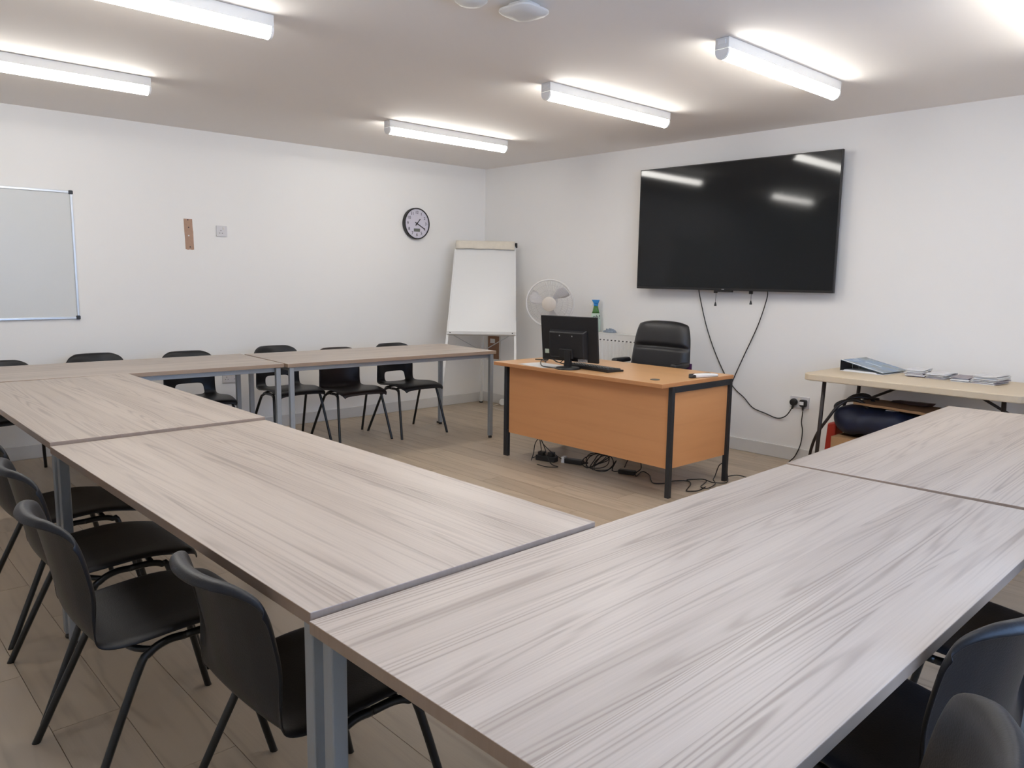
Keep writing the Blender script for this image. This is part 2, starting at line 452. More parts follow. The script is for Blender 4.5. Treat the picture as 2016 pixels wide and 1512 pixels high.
def make_chair(hole, shell_mat, zs=1.0):
    t = thing('stacking_chair', '', 'chair', group='black stacking chairs around the tables')
    chair_shell(hole, zs).build('seat_shell', shell_mat, t, smooth=True, solid=0.006, subsurf=2)
    r = 0.0105
    for s in (-1, 1):
        MB().tube([(s*0.237,0.242,0.0),(s*0.2365,0.240,0.006),(s*0.20,0.150,0.355*zs),(s*0.193,0.125,0.388*zs),(s*0.188,0.085,0.398*zs),(s*0.186,0.03,0.396*zs)], r, 8, smooth=4).build('leg', M_tube, t, smooth=True)
        MB().tube([(s*0.242,-0.247,0.0),(s*0.2415,-0.245,0.006),(s*0.20,-0.098,0.33*zs),(s*0.192,-0.062,0.378*zs),(s*0.187,-0.015,0.396*zs),(s*0.186,0.03,0.396*zs)], r, 8, smooth=4).build('leg', M_tube, t, smooth=True)
    b = MB()
    b.tube([(-0.187,0.095,0.399*zs),(-0.15,0.095,0.405*zs),(0.15,0.095,0.405*zs),(0.187,0.095,0.399*zs)], 0.009, 8)
    b.tube([(-0.19,-0.05,0.383*zs),(-0.15,-0.095,0.392*zs),(0,-0.11,0.395*zs),(0.15,-0.095,0.392*zs),(0.19,-0.05,0.383*zs)], 0.009, 8, smooth=4)
    b.build('seat_frame', M_tube, t, smooth=True)
    return t
protos = {}
def put_chair(kind, x, y, rz, label):
    if kind not in protos:
        protos[kind] = make_chair(kind == 'hole', M_shellb if kind == 'brown' else M_shell, {'brown': 0.975, 'tall': 1.07}.get(kind, 1.0))
        t = protos[kind]
    else: t = copy_tree(protos[kind])
    t.location = (x, y, 0); t.rotation_euler = (0, 0, rz); t['label'] = label
    return t
A = -PI/2     # facing +x
put_chair('hole', 0.885, -1.62, A+0.02, 'black chair with a cut-out back, nearest the flipchart under the end table')
put_chair('brown', 0.80, -2.125, A-0.03, 'dark brown solid-backed chair between two black cut-out-backed chairs')
put_chair('hole', 0.565, -2.555, A+0.0, 'black cut-out-backed chair behind the paired grey table legs at the seam')
put_chair('hole', 0.62, -3.295, A-0.04, 'black cut-out-backed chair seen through the corner of the tables, below the wall socket')
put_chair('solid', 0.43, -3.86, A+0.03, 'black chair whose top edge shows right of the whiteboard, against the clock wall')
put_chair('solid', 0.60, -4.48, A+0.03, 'black chair top at the left edge below the wall whiteboard')
put_chair('solid', 4.745, -4.60, 0.03, 'black chair nearest the camera at the left, behind the twin grey legs')
put_chair('solid', 4.115, -4.765, 0.0, 'second black chair from the front on the left side of the tables')
put_chair('solid', 3.535, -4.725, 0.0, 'third black chair from the front on the left side of the tables')
put_chair('solid', 2.93, -4.71, 0.03, 'fourth black chair at the left edge, mostly hidden behind the others')
put_chair('tall', 5.81, -4.49, PI/2+0.29, 'black chair at the bottom right corner, nearest the camera')
put_chair('tall', 5.725, -3.875, PI/2-0.15, 'black chair at the right edge with a bluish gleam on its top rim')
put_chair('tall', 5.72, -3.25, PI/2, 'black chair at the right edge, furthest along the near right table')

# ------------------------------------------------------------------ teacher's desk
DA = -0.0059
DX, DY, DW, DD, DH = 2.0579, -1.6776, 1.5171, 0.7769, 0.7183
dk = thing('office_desk', 'beech office desk with dark metal legs in the middle of the room', 'desk', (DX, DY, 0), DA)
MB().box((0, 0, DH-0.025), (DW, DD, DH), 0, None, 1).build('desktop', [M_beech, M_beechedge], dk, bevel=0.002)
MB().box((0.045, 0.118, 0.18), (DW-0.036, 0.136, DH-0.026)).build('modesty_panel', M_beechv, dk, bevel=0.001)
MB().box((DW-0.034, 0.137, 0.18), (DW-0.018, DD-0.035, DH-0.066)).build('side_panel', M_beechs, dk, bevel=0.001)
MB().box((0.018, 0.137, 0.18), (0.034, DD-0.035, DH-0.066)).build('side_panel', M_beechs, dk, bevel=0.001)
for x_ in (0.015, DW-0.035+0.02):
    for y_ in (0.12, DD-0.025):
        lg = MB().cbox((x_, y_, (DH-0.026)/2), (0.030, 0.030, DH-0.026)).build('leg', M_dkmetal, dk, bevel=0.002)
        if x_ < 0.1: MB().cbox((x_+0.022, y_, 0.10), (0.014, 0.026, 0.20)).build('sleeve', M_dkmetal, lg, bevel=0.002)
    MB().box((x_-0.015, 0.136, DH-0.064), (x_+0.015, DD-0.041, DH-0.026)).build('end_rail', M_dkmetal, dk, bevel=0.002)
M_grom = mat('grommet_grey', (0.10, 0.105, 0.10), 0.5)
g = MB().lathe(((0.030, 0), (0.030, 0.003), (0.026, 0.004)), 24, 0, MT((1.357, 0.14, DH))).build('cable_grommet', M_grom, dk)
g['label'] = 'grey round cable cap'
# drawer unit under the desk
ped = MB().box((1.02, 0.16, 0.22), (1.44, 0.70, 0.64)).build('drawer_unit', M_beechv, dk, bevel=0.002)
for z in (0.23, 0.37, 0.505):
    d_ = MB().box((1.03, 0.70, z), (1.43, 0.716, z+0.125)).build('drawer_front', M_beechv, ped, bevel=0.002)

# ------------------------------------------------------------------ monitor
ma = 0.18
mo = thing('computer_monitor', 'black flat monitor seen from behind on the beech desk', 'monitor', (2.705, -1.575, DH+0.0005), ma)
MB().lathe(((0.085, 0), (0.085, 0.006), (0.078, 0.012), (0.03, 0.016)), 32).build('base', M_black, mo, smooth=True, auto=0.6)
b = MB(); b.box((-0.022, -0.014, 0.012), (0.022, 0.018, 0.13)); b.build('stand', M_black, mo, bevel=0.004)
tilt = 0.11
mm = MT((-0.015, 0.012, 0.20), 0, tilt)
b = MB(); b.cbox((0, 0.026, 0), (0.455, 0.016, 0.312), 0, mm); b.build('bezel', M_black, mo, bevel=0.004)
b = MB(); b.cbox((0, 0.0345, 0.003), (0.433, 0.002, 0.288), 0, mm); b.build('screen', M_screen, mo)
b = MB(); b.hexa([mm @ Vector(p) for p in [(-0.135,-0.022,-0.12),(0.135,-0.022,-0.12),(0.15,0.0185,-0.135),(-0.15,0.0185,-0.135),(-0.135,-0.022,0.05),(0.135,-0.022,0.05),(0.15,0.0185,0.065),(-0.15,0.0185,0.065)]])
b.build('back_cover', M_black, mo, bevel=0.006)
b = MB(); b.cbox((0, -0.0225, -0.095), (0.11, 0.022, 0.07), 0, mm); b.build('hinge_cover', M_black, mo, bevel=0.006)
for sx in (-0.05, 0.05):
    b = MB(); b.cbox((sx, -0.0225, 0.028), (0.008, 0.002, 0.008), 0, mm); b.build('screw', M_alu, mo)
st = mat('sticker_green', (0.55, 0.62, 0.50), 0.6)
b = MB(); b.cbox((-0.185, 0.0175, -0.095), (0.034, 0.001, 0.030), 0, mm); o = b.build('energy_sticker', st, mo); o['label'] = 'pale green sticker'
stp = mat('sticker_print', (0.35, 0.35, 0.34), 0.6, var=0.9, scale=130)
b = MB(); b.cbox((0.105, 0.0172, -0.142), (0.075, 0.001, 0.024), 0, mm); o = b.build('rating_label', stp, mo); o['label'] = 'small printed rating label'

# keyboard
kb = thing('keyboard', 'black keyboard behind the monitor on the beech desk', 'keyboard', (2.80, -1.425, DH+0.0005), -0.12)
b = MB(); b.hexa([(-0.225,-0.075,0),(0.225,-0.075,0),(0.225,0.075,0),(-0.225,0.075,0),(-0.225,-0.075,0.024),(0.225,-0.075,0.024),(0.225,0.075,0.012),(-0.225,0.075,0.012)])
b.build('body', M_black, kb, bevel=0.003)
M_key = mat('key_black', (0.02, 0.02, 0.022), 0.35)
kme = None
for r_ in range(6):
    for c_ in range(15 if r_ else 15):
        kx = -0.20 + c_*0.0285; ky = -0.055 + r_*0.0215
        kz = 0.0235 - (ky+0.075)/0.15*0.012
        if kme is None:
            o = MB().hexa([(-0.012,-0.009,0),(0.012,-0.009,0),(0.012,0.009,0),(-0.012,0.009,0),(-0.009,-0.006,0.007),(0.009,-0.006,0.007),(0.009,0.006,0.007),(-0.009,0.006,0.007)]).build('key', M_key, kb)
            kme = o.data
        else:
            o = bpy.data.objects.new('key', kme); COL.objects.link(o); o.parent = kb
        o.location = (kx, ky, kz)
# paper on the desk
M_print = mat('printed_paper', (0.68, 0.68, 0.68), 0.6, var=0.16, scale=35)
tag(MB().box((-0.148, -0.105, 0), (0.148, 0.105, 0.0006)).build('paper_sheet', M_print, loc=(2.44, -1.555, DH+0.0008)), 'white printed sheet under the cables on the desk', 'paper').rotation_euler = (0, 0, -0.1)
# handset and black remote
rm = thing('handset', 'white handset with black tip at the desk corner', 'remote', (3.535, -1.185, DH+0.0005), 1.33)
b = MB()
for i, (x_, w_, h_) in enumerate(((-0.105,0.010,0.012),(-0.09,0.019,0.020),(-0.03,0.021,0.024),(0.05,0.021,0.022),(0.10,0.018,0.018),(0.112,0.010,0.010))): pass
def loft(secs, seg=12):
    V = []; F = []
    for (x_, w_, h_) in secs:
        for k in range(seg):
            a = 2*PI*k/seg; c_, s_ = math.cos(a), math.sin(a)
            V.append((x_, w_*math.copysign(abs(c_)**0.6, c_), h_/2 + h_/2*math.copysign(abs(s_)**0.6, s_)))
    n__ = len(secs)
    for i in range(n__-1):
        for k in range(seg): F.append((i*seg+k, i*seg+(k+1) % seg, (i+1)*seg+(k+1) % seg, (i+1)*seg+k))
    F += [tuple(reversed(range(seg))), tuple(range((n__-1)*seg, n__*seg))]
    return MB().add(V, F)
loft(((-0.085,0.015,0.022),(-0.07,0.022,0.026),(0.0,0.024,0.026),(0.07,0.022,0.022),(0.098,0.019,0.018),(0.105,0.012,0.012))).build('body', M_white, rm, smooth=True)
loft(((-0.125,0.010,0.012),(-0.118,0.015,0.016),(-0.085,0.0155,0.020))).build('tip', M_black, rm, smooth=True)
rm2 = tag(loft(((-0.09,0.014,0.012),(-0.085,0.018,0.016),(0.08,0.018,0.016),(0.088,0.014,0.012))).build('remote_control', M_black, loc=(3.478, -1.145, DH+0.0008), smooth=True), 'slim black remote lying behind the white handset', 'remote')
rm2.rotation_euler = (0, 0, 1.36)
# cables on the desk
def cable(name, label, pts, r=0.0034, k=6, seg=6, m=None, cat='cable', group=None):
    o = Vector(pts[0])
    ob = MB().tube([Vector(p)-o for p in pts], r, seg, smooth=k).build(name, m or M_rubber, smooth=True, loc=o)
    return tag(ob, label, cat, group)
zt = DH + 0.0065
cable('monitor_cable', 'black cable looping left of the monitor over the paper', [(2.62,-1.515,zt+0.06),(2.56,-1.50,zt+0.02),(2.47,-1.47,zt+0.03),(2.36,-1.40,zt+0.035),(2.27,-1.33,zt),(2.22,-1.32,zt),(2.29,-1.42,zt),(2.42,-1.55,zt),(2.52,-1.63,zt),(2.60,-1.645,zt),(2.68,-1.672,zt+0.004)])
cable('power_cable', 'thin black cable rising to the left edge of the monitor', [(2.47,-1.55,zt+0.055),(2.42,-1.50,zt+0.02),(2.36,-1.44,zt),(2.28,-1.38,zt+0.004),(2.20,-1.30,zt),(2.17,-1.20,zt)])
cable('keyboard_cable', 'black cable running from the keyboard across the desk', [(2.585,-1.385,zt+0.008),(2.52,-1.40,zt),(2.44,-1.41,zt+0.008),(2.34,-1.36,zt+0.02),(2.26,-1.34,zt+0.004),(2.17,-1.36,zt)])

# ------------------------------------------------------------------ office chair
oc = thing('office_chair', 'black leather office chair behind the beech desk', 'office chair', (2.645, -0.66, 0), 0.05)
# local: faces -y
def cushion(w, h, d, nu=14, nv=14, ex=0.5, top_narrow=0.0, folds=()):
    """padded slab in xz plane, thick along y (front = -y)"""
    V = []; F = []
    for side in (0, 1):
        for j in range(nv+1):
            v = j/nv
            for i in range(nu+1):
                u = -1 + 2*i/nu
                cx = abs(u)**3.2; cz = abs(2*v-1)**3.4
                # rounded rectangle mapping
                wu = w/2*(1-top_narrow*v)
                ang = u*(1-0.10*cz)
                z = h*v
                zz = h/2 + (z-h/2)*(1-0.11*cx)
                th = d/2*max(0.0, (1-cx**1.5))**0.45*max(0.0, (1-cz**1.5))**0.45
                for fz, fa in folds:
                    th -= fa*math.exp(-((v-fz)/0.03)**2)
                V.append((ang*wu, (-1 if side == 0 else 0.7)*max(th, 0.004), zz))
    n1 = nu+1; o = (nv+1)*n1
    for j in range(nv):
        for i in range(nu):
            a = j*n1+i
            F.append((a, a+1, a+n1+1, a+n1)); F.append((o+a, o+a+n1, o+a+n1+1, o+a+1))
    for i in range(nu):
        F.append((i, o+i, o+i+1, i+1)); a = nv*n1+i; F.append((a, a+1, o+a+1, o+a))
    for j in range(nv):
        a = j*n1; F.append((a, a+n1, o+a+n1, o+a)); a = j*n1+nu; F.append((a, o+a, o+a+n1, a+n1))
    return MB().add(V, F)
bk = cushion(0.57, 0.54, 0.13, 16, 40, top_narrow=0.12, folds=((0.62, 0.028), (0.20, 0.028)))
bo = bk.build('backrest', M_leather, oc, smooth=True, subsurf=1)
bo.location = (0, 0.20, 0.475); bo.rotation_euler = (-0.12, 0, 0)
se = cushion(0.52, 0.50, 0.11, 14, 14).build('seat_cushion', M_leather, oc, smooth=True, subsurf=1)
se.rotation_euler = (-PI/2, 0, 0); se.location = (0, -0.27, 0.46)
for s in (-1, 1):
    ar = MB().tube([(s*0.23, 0.10, 0.44), (s*0.268, 0.10, 0.47), (s*0.272, 0.09, 0.60), (s*0.272, 0.08, 0.68)], 0.014, 8, smooth=4).build('arm', M_black, oc, smooth=True)
    pad = loft(((-0.10,0.022,0.03),(-0.085,0.028,0.038),(0.085,0.028,0.038),(0.10,0.022,0.028))).build('armrest_pad', M_black, ar, smooth=True)
    pad.rotation_euler = (0, 0, PI/2); pad.location = (s*0.272, 0.085, 0.672)
M_tag = mat('fabric_tag', (0.08, 0.02, 0.09), 0.7)
o = MB().box((0.265, 0.195, 0.655), (0.305, 0.199, 0.70)).build('brand_tag', M_tag, oc); o['label'] = 'small purple fabric tag'
MB().lathe(((0.026, 0.09), (0.026, 0.26), (0.018, 0.26), (0.018, 0.40)), 16).build('gas_lift', M_black, oc, smooth=True, auto=0.6)
MB().box((-0.10, -0.13, 0.385), (0.10, 0.12, 0.415)).build('mechanism', M_black, oc, bevel=0.005)
MB().tube([(0, 0.10, 0.40), (0, 0.22, 0.41), (0, 0.265, 0.47), (0, 0.265, 0.62)], 0.022, 8, smooth=4).build('back_bar', M_black, oc, smooth=True)
for k in range(5):
    a = math.radians(-78 + 72*k)
    c_, s_ = math.cos(a), math.sin(a)
    lg = MB().tube([(0.02*c_, 0.02*s_, 0.115), (0.15*c_, 0.15*s_, 0.10), (0.29*c_, 0.29*s_, 0.075)], [0.026, 0.022, 0.016], 8).build('base_leg', M_black, oc, smooth=True)
    cs = MB()
    for q in (-1, 1):
        cs.lathe(((0.024, -0.008), (0.027, 0), (0.024, 0.008)), 14, 0, MT((0.29*c_-s_*0.012*q, 0.29*s_+c_*0.012*q, 0.027), a, PI/2))
    cs.lathe(((0.008, 0.03), (0.008, 0.078)), 8, 0, MT((0.29*c_, 0.29*s_, 0)))
    cs.build('caster', M_black, lg, smooth=True, auto=0.6)

# ------------------------------------------------------------------ cables under the desk
zf = 0.0065
pk = thing('power_strip', 'black power block with plugs on the floor under the desk, left end of cable run', 'power strip', (2.40, -1.45, 0), 0.25)
MB().box((-0.08, -0.03, 0), (0.08, 0.03, 0.04)).build('body', M_black, pk, bevel=0.005)
MB().box((-0.065, -0.022, 0.04), (-0.02, 0.022, 0.065)).build('plug', M_black, pk, bevel=0.004)
MB().box((0.015, -0.022, 0.04), (0.06, 0.022, 0.07)).build('plug', M_black, pk, bevel=0.004)
ad = thing('power_adapter', 'black adapter brick with white label on the floor under the desk', 'adapter', (2.555, -1.375, 0), 0.3)
MB().box((-0.03, -0.025, 0), (0.11, 0.025, 0.035)).build('body', M_black, ad, bevel=0.006)
MB().box((-0.055, -0.024, 0.0), (-0.030, 0.024, 0.045)).build('plug_top', M_white, ad, bevel=0.003)
MB().tube([(0.11, 0, 0.018), (0.15, 0, 0.02)], [0.012, 0.005], 8).build('strain_relief', M_black, ad)
cable('floor_cable', 'black cable arching up from the power block under the desk', [(2.34,-1.55,zf),(2.33,-1.52,0.05),(2.33,-1.50,0.13),(2.37,-1.49,0.165),(2.43,-1.50,0.10),(2.47,-1.51,0.04),(2.52,-1.52,zf),(2.60,-1.54,zf),(2.55,-1.60,zf),(2.45,-1.60,zf)], 0.0032)
cable('floor_cable', 'black cable hanging from behind the desk panel to the power block', [(2.40,-1.535,0.22),(2.405,-1.535,0.19),(2.41,-1.53,0.15),(2.39,-1.50,0.10),(2.36,-1.47,0.072),(2.33,-1.47,0.03),(2.29,-1.50,zf)], 0.0032)
cable('floor_cable', 'thin black cable slanting down to the white labelled adapter', [(2.415,-1.525,0.20),(2.42,-1.52,0.15),(2.46,-1.48,0.09),(2.50,-1.44,0.05),(2.52,-1.42,0.03)], 0.003)
coil = []
for i in range(64):
    a = i/64*2*PI*6.2
    f_ = i/63
    coil.append((2.72+0.16*f_+0.062*math.cos(a)*(1+0.2*math.sin(i)), -1.33-0.02*f_+0.075*math.sin(a)*(1+0.15*math.cos(1.7*i)), zf+0.045+0.040*math.sin(a*1.0+0.6*math.sin(i*0.7))))
coil += [(2.93,-1.34,0.012),(3.00,-1.31,0.02)]
cable('coiled_cable', 'tangled coil of black cable on the floor under the desk', coil, 0.0036, 3)
p2 = thing('cable_adapter', 'small black adapter with a loop of cable, right of the coil under the desk', 'adapter', (3.03, -1.30, 0), 0.35)
MB().box((-0.06, -0.022, 0), (0.06, 0.022, 0.03)).build('body', M_black, p2, bevel=0.006)
MB().tube([(0.06,0,0.015),(0.09,0.03,0.05),(0.06,0.05,0.11),(0.0,0.03,0.10),(-0.02,0.0,0.045)], 0.0035, 6, smooth=5).build('loop', M_rubber, p2, smooth=True)
cable('floor_cable', 'black cable snaking from the adapter past the front right desk leg', [(3.09,-1.29,0.012),(3.12,-1.31,zf),(3.10,-1.22,0.02),(3.16,-1.22,zf),(3.24,-1.31,zf),(3.31,-1.37,zf),(3.36,-1.31,zf),(3.36,-1.22,zf),(3.42,-1.15,zf),(3.48,-1.20,zf),(3.53,-1.31,zf),(3.56,-1.36,zf),(3.60,-1.30,zf),(3.58,-1.18,zf)], 0.0036)
cable('floor_cable', 'loops of black cable on the floor between the right desk legs', [(3.40,-1.13,zf),(3.47,-1.05,0.012),(3.52,-1.08,0.012),(3.57,-1.22,0.012),(3.62,-1.22,0.012),(3.60,-1.10,0.016),(3.54,-1.03,0.02),(3.52,-0.98,0.03),(3.50,-0.90,0.09),(3.53,-0.88,0.10),(3.58,-0.92,0.03),(3.62,-1.00,0.012),(3.57,-1.08,0.016),(3.50,-1.07,0.02)], 0.0036)
cable('floor_cable', 'black cable on the floor running from the desk towards the wall socket', [(3.52,-0.88,zf),(3.58,-0.80,0.02),(3.66,-0.76,zf),(3.76,-0.74,zf),(3.85,-0.60,zf),(3.82,-0.50,zf),(3.70,-0.52,zf),(3.68,-0.42,zf),(3.76,-0.30,zf),(3.70,-0.20,zf)], 0.0036)

# ------------------------------------------------------------------ television
TVX0, TVX1, TVZ0, TVZ1, TVY = 2.127, 3.826, 1.254, 2.234, -0.10
tv = thing('television', 'large black flat television mounted on the white wall', 'television', ((TVX0+TVX1)/2, TVY, TVZ0), 0.02)
w2 = (TVX1-TVX0)/2; h_ = TVZ1-TVZ0
MB().box((-w2, 0.0, 0), (w2, 0.025, h_)).build('casing', M_black, tv, bevel=0.003)
MB().box((-w2+0.008, -0.0015, 0.018), (w2-0.008, 0.0005, h_-0.008)).build('screen', M_screen, tv)
MB().box((-w2*0.7, 0.025, 0.06), (w2*0.7, 0.055, h_*0.72)).build('back_cover', M_black, tv, bevel=0.01)
MB().box((-0.10, 0.0, -0.012), (0.06, 0.02, 0.0)).build('sensor_bar', M_black, tv, bevel=0.002)
MB().box((-0.03, -0.0026, 0.006), (-0.008, -0.0006, 0.011)).build('logo', M_alu, tv)
br = MB(); br.box((-0.45, 0.055, 0.25), (0.45, 0.098, 0.30)); br.box((-0.45, 0.055, 0.60), (0.45, 0.098, 0.65)); br.build('wall_bracket', M_dkmetal, tv)
for x_, dz in ((-0.105, 0.118), (0.20, 0.096)):
    b = MB(); b.box((x_-0.012, 0.028, -0.022), (x_+0.012, 0.048, 0.02)); o = b.build('release_cord', M_black, tv, bevel=0.002)
    MB().tube([(x_+0.004, 0.038, -0.02), (x_+0.003, 0.038, -dz+0.02)], 0.0018, 6).build('cord', M_rubber, o)
    MB().lathe(((0.004, -dz+0.024), (0.010, -dz), (0.009, -dz-0.006)), 10, 0, MT((x_+0.003, 0.038, 0))).build('toggle', M_black, o)
yc = -0.012
cable('tv_cable', 'black cable hanging from the television down behind the desk corner to the left socket plug', [(2.70,-0.045,1.27),(2.705,-0.03,1.2),(2.765,yc,0.971),(2.853,yc,0.772),(2.963,yc,0.585),(3.06,yc,0.48),(3.14,yc,0.425),(3.22,yc,0.355),(3.33,yc,0.325),(3.43,yc,0.302),(3.50,-0.02,0.33),(3.545,-0.03,0.39),(3.553,-0.035,0.415)], 0.0042, 6)
cable('tv_cable', 'black cable hanging from the right underside of the television to behind the desk', [(3.305,-0.045,1.27),(3.295,-0.03,1.2),(3.225,yc,0.997),(3.12,yc,0.753),(3.053,yc,0.595),(3.0,yc,0.45),(2.96,yc,0.28),(2.93,-0.025,0.14)], 0.0042, 6)

# ------------------------------------------------------------------ sockets
def socket(name, label, cx, cz, w, on, gangs, h=0.086):
    if on == 'back': M = frame_m((cx, 0, cz), Vector((1,0,0)), Vector((0,0,1)), Vector((0,-1,0)))
    else: M = frame_m((0, cx, cz), Vector((0,1,0)), Vector((0,0,1)), Vector((1,0,0)))
    t = thing(name, label, 'socket'); t.matrix_world = M
    MB().prism(rrect(w, h, 0.005), 0.0003, 0.010).build('face_plate', mat('socket_plate', (0.63, 0.62, 0.64), 0.35, var=0.02), t, bevel=0.0015)
    for g in gangs:
        b = MB()
        b.cbox((g, 0.004, 0.0102), (0.005, 0.009, 0.0006)); b.cbox((g-0.011, -0.016, 0.0102), (0.008, 0.004, 0.0006)); b.cbox((g+0.011, -0.016, 0.0102), (0.008, 0.004, 0.0006))
        b.build('pin_holes', M_black, t)
        s = 1 if g >= 0 else -1
        MB().cbox((g+0.022 if len(gangs) == 1 else g - s*0.030, 0.022, 0.0115), (0.012, 0.020, 0.004)).build('switch', M_offwhite, t, bevel=0.001)
    return t
socket('wall_socket', 'double wall socket with two black plugs near the folding table', 3.595, 0.445, 0.147, 'back', (-0.038, 0.038))
socket('wall_socket', 'single white wall socket beside the brown strip on the clock wall', -2.823, 1.669, 0.088, 'left', (-0.008,))
socket('wall_socket', 'low white double socket behind the table legs on the clock wall', -2.79, 0.472, 0.146, 'left', (-0.038, 0.038))
p1 = thing('power_plug', 'round black plug in the left half of the double socket', 'plug', (3.557, -0.0102, 0.444))
MB().lathe(((0.026, 0.0), (0.028, 0.012), (0.024, 0.030), (0.012, 0.034)), 20, 0, MT((0,0,0), 0, PI/2)).build('body', M_black, p1, smooth=True, auto=0.7)
MB().tube([(0, -0.018, -0.02), (-0.004, -0.02, -0.05)], [0.010, 0.006], 8).build('cord_grip', M_black, p1)
p2 = thing('power_plug', 'black plug with a white label in the right half of the double socket', 'plug', (3.633, -0.0102, 0.444))
MB().prism(rrect(0.05, 0.052, 0.014), 0, 0.030, 0, MT((0,0,0), 0, PI/2)).build('body', M_black, p2, bevel=0.003)
MB().box((-0.022, -0.0312, -0.012), (0.010, -0.0302, 0.012)).build('paper_label', M_paper, p2)
MB().tube([(0, -0.016, -0.02), (0, -0.016, -0.055)], [0.009, 0.006], 8).build('cord_grip', M_black, p2)
cable('socket_cable', 'black cable dropping from the right plug of the double socket to the floor', [(3.633,-0.026,0.385),(3.632,-0.024,0.36),(3.628,-0.022,0.30),(3.640,-0.022,0.231),(3.632,-0.026,0.13),(3.60,-0.035,0.04),(3.58,-0.06,0.0075),(3.62,-0.16,0.0065),(3.70,-0.18,0.0065)], 0.0042, 5)

# ------------------------------------------------------------------ clock wall: clock, patch, whiteboard
ck = thing('wall_clock', 'round wall clock with black rim and pale lilac face', 'clock'); ck.matrix_world = frame_m((0, -0.905, 1.835), Vector((0,1,0)), Vector((0,0,1)), Vector((1,0,0)))
M_face = mat('clock_face', (0.62, 0.60, 0.69), 0.5, var=0.02)
R_ = 0.150
MB().lathe(((R_-0.004, 0.0008), (R_, 0.006), (R_, 0.040), (R_-0.004, 0.045), (R_-0.010, 0.045), (R_-0.011, 0.036)), 56, cap=False).build('rim', M_black, ck, smooth=True, auto=0.6)
MB().lathe(((R_-0.005, 0.0008), (R_-0.005, 0.034)), 56).build('dial', M_face, ck)
M_ink = mat('clock_ink', (0.02, 0.018, 0.03), 0.6)
for k in range(1, 13):
    a = PI/2 - k*PI/6
    text_mesh('numeral', str(k), 0.040, M_ink, ck, MT((0.106*math.cos(a), 0.106*math.sin(a), 0.0345)))
tm = MB()
for k in range(12):
    a = PI/2 - k*PI/6
    tm.cbox((0.131, 0, 0.0345), (0.008, 0.002, 0.0008), 0, Matrix.Rotation(a, 4, 'Z'))
tm.build('hour_marks', M_ink, ck)
MB().cbox((0, -0.062, 0.0346), (0.072, 0.030, 0.001)).build('lcd_panel', mat('lcd_grey', (0.14, 0.15, 0.135), 0.3), ck)
def hand(nm, L, w, deg, z):
    MB().box((-0.025, -w/2, z), (L, w/2, z+0.0012), 0, Matrix.Rotation(math.radians(90-deg), 4, 'Z')).build(nm, M_black, ck)
hand('hour_hand', 0.060, 0.009, 41, 0.0365); hand('minute_hand', 0.100, 0.008, 118, 0.038)
MB().lathe(((0.007, 0.035), (0.007, 0.041)), 14).build('centre_cap', M_black, ck)

M_patch = mat('bare_plasterboard', (0.42, 0.27, 0.195), 0.9, var=0.12, scale=60)
pt = MB()
P = [(-0.036,0.12),(0.030,0.12),(0.031,0.06),(0.0345,0.02),(0.035,-0.05),(0.036,-0.118),(0.02,-0.121),(0.005,-0.117),(-0.012,-0.121),(-0.030,-0.114),(-0.031,-0.03),(-0.034,0.02)]
pt.prism(P, 0.0003, 0.002)
o = pt.build('paper_strip', M_patch); o.matrix_world = frame_m((0, -3.085, 1.632), Vector((0,1,0)), Vector((0,0,1)), Vector((1,0,0)))
tag(o, 'torn brown paper strip on the white clock wall', 'paper strip')
for (px, py, c_) in ((-0.004,0.112,0),(0.0,0.054,0),(-0.002,-0.010,1),(0.006,-0.098,0)):
    q = MB().lathe(((0.005, 0.002), (0.005, 0.0024)), 10, 0, MT((px, py, 0))).build('screw_hole', M_paper if c_ else M_ink, o)

wb = thing('wall_whiteboard', 'large whiteboard on the clock wall, cut off by the left edge', 'whiteboard'); wb.matrix_world = frame_m((0, -4.50, 1.443), Vector((0,1,0)), Vector((0,0,1)), Vector((1,0,0)))
ww, wh = 1.2, 0.896
MB().box((-ww/2+0.01, -wh/2+0.01, 0.002), (ww/2-0.01, wh/2-0.01, 0.010)).build('board', M_wb, wb)
for s in (-1, 1):
    MB().box((-ww/2+0.014, s*wh/2-0.010 if s > 0 else -wh/2-0.006, 0.001), (ww/2-0.014, wh/2+0.006 if s > 0 else -wh/2+0.010, 0.018)).build('frame_bar', M_alu, wb, bevel=0.002)
    MB().box((ww/2-0.014 if s > 0 else -ww/2-0.002, -wh/2+0.012, 0.001), (ww/2+0.002 if s > 0 else -ww/2+0.014, wh/2-0.012, 0.018)).build('frame_bar', M_alu, wb, bevel=0.002)
    for q in (-1, 1):
        MB().prism(rrect(0.028, 0.028, 0.007, cx=s*(ww/2-0.008), cy=q*(wh/2-0.004)), 0.0006, 0.020).build('corner_cap', M_dkmetal, wb)

# ------------------------------------------------------------------ corner: brown board on the wall, flipchart easel
hb = thing('wall_notice_panel', 'small brown panel in a white frame low on the wall behind the flipchart', 'panel'); hb.matrix_world = frame_m((0.165, 0, 0.59), Vector((1,0,0)), Vector((0,0,1)), Vector((0,-1,0)))
M_hb = mat('brown_board', (0.25, 0.125, 0.068), 0.6, var=0.12)
MB().box((-0.092, -0.122, 0.0005), (0.092, 0.122, 0.006)).build('panel', M_hb, hb)
for a, b in (((-0.108,-0.138,0.0004),(-0.092,0.138,0.012)), ((0.092,-0.138,0.0004),(0.108,0.138,0.012)), ((-0.092,0.122,0.0004),(0.092,0.138,0.012)), ((-0.092,-0.138,0.0004),(0.092,-0.122,0.012))):
    MB().box(a, b).build('frame_bar', M_offwhite, hb)
MB().box((-0.055, 0.045, 0.006), (0.02, 0.09, 0.0085)).build('label_card', M_offwhite, hb)

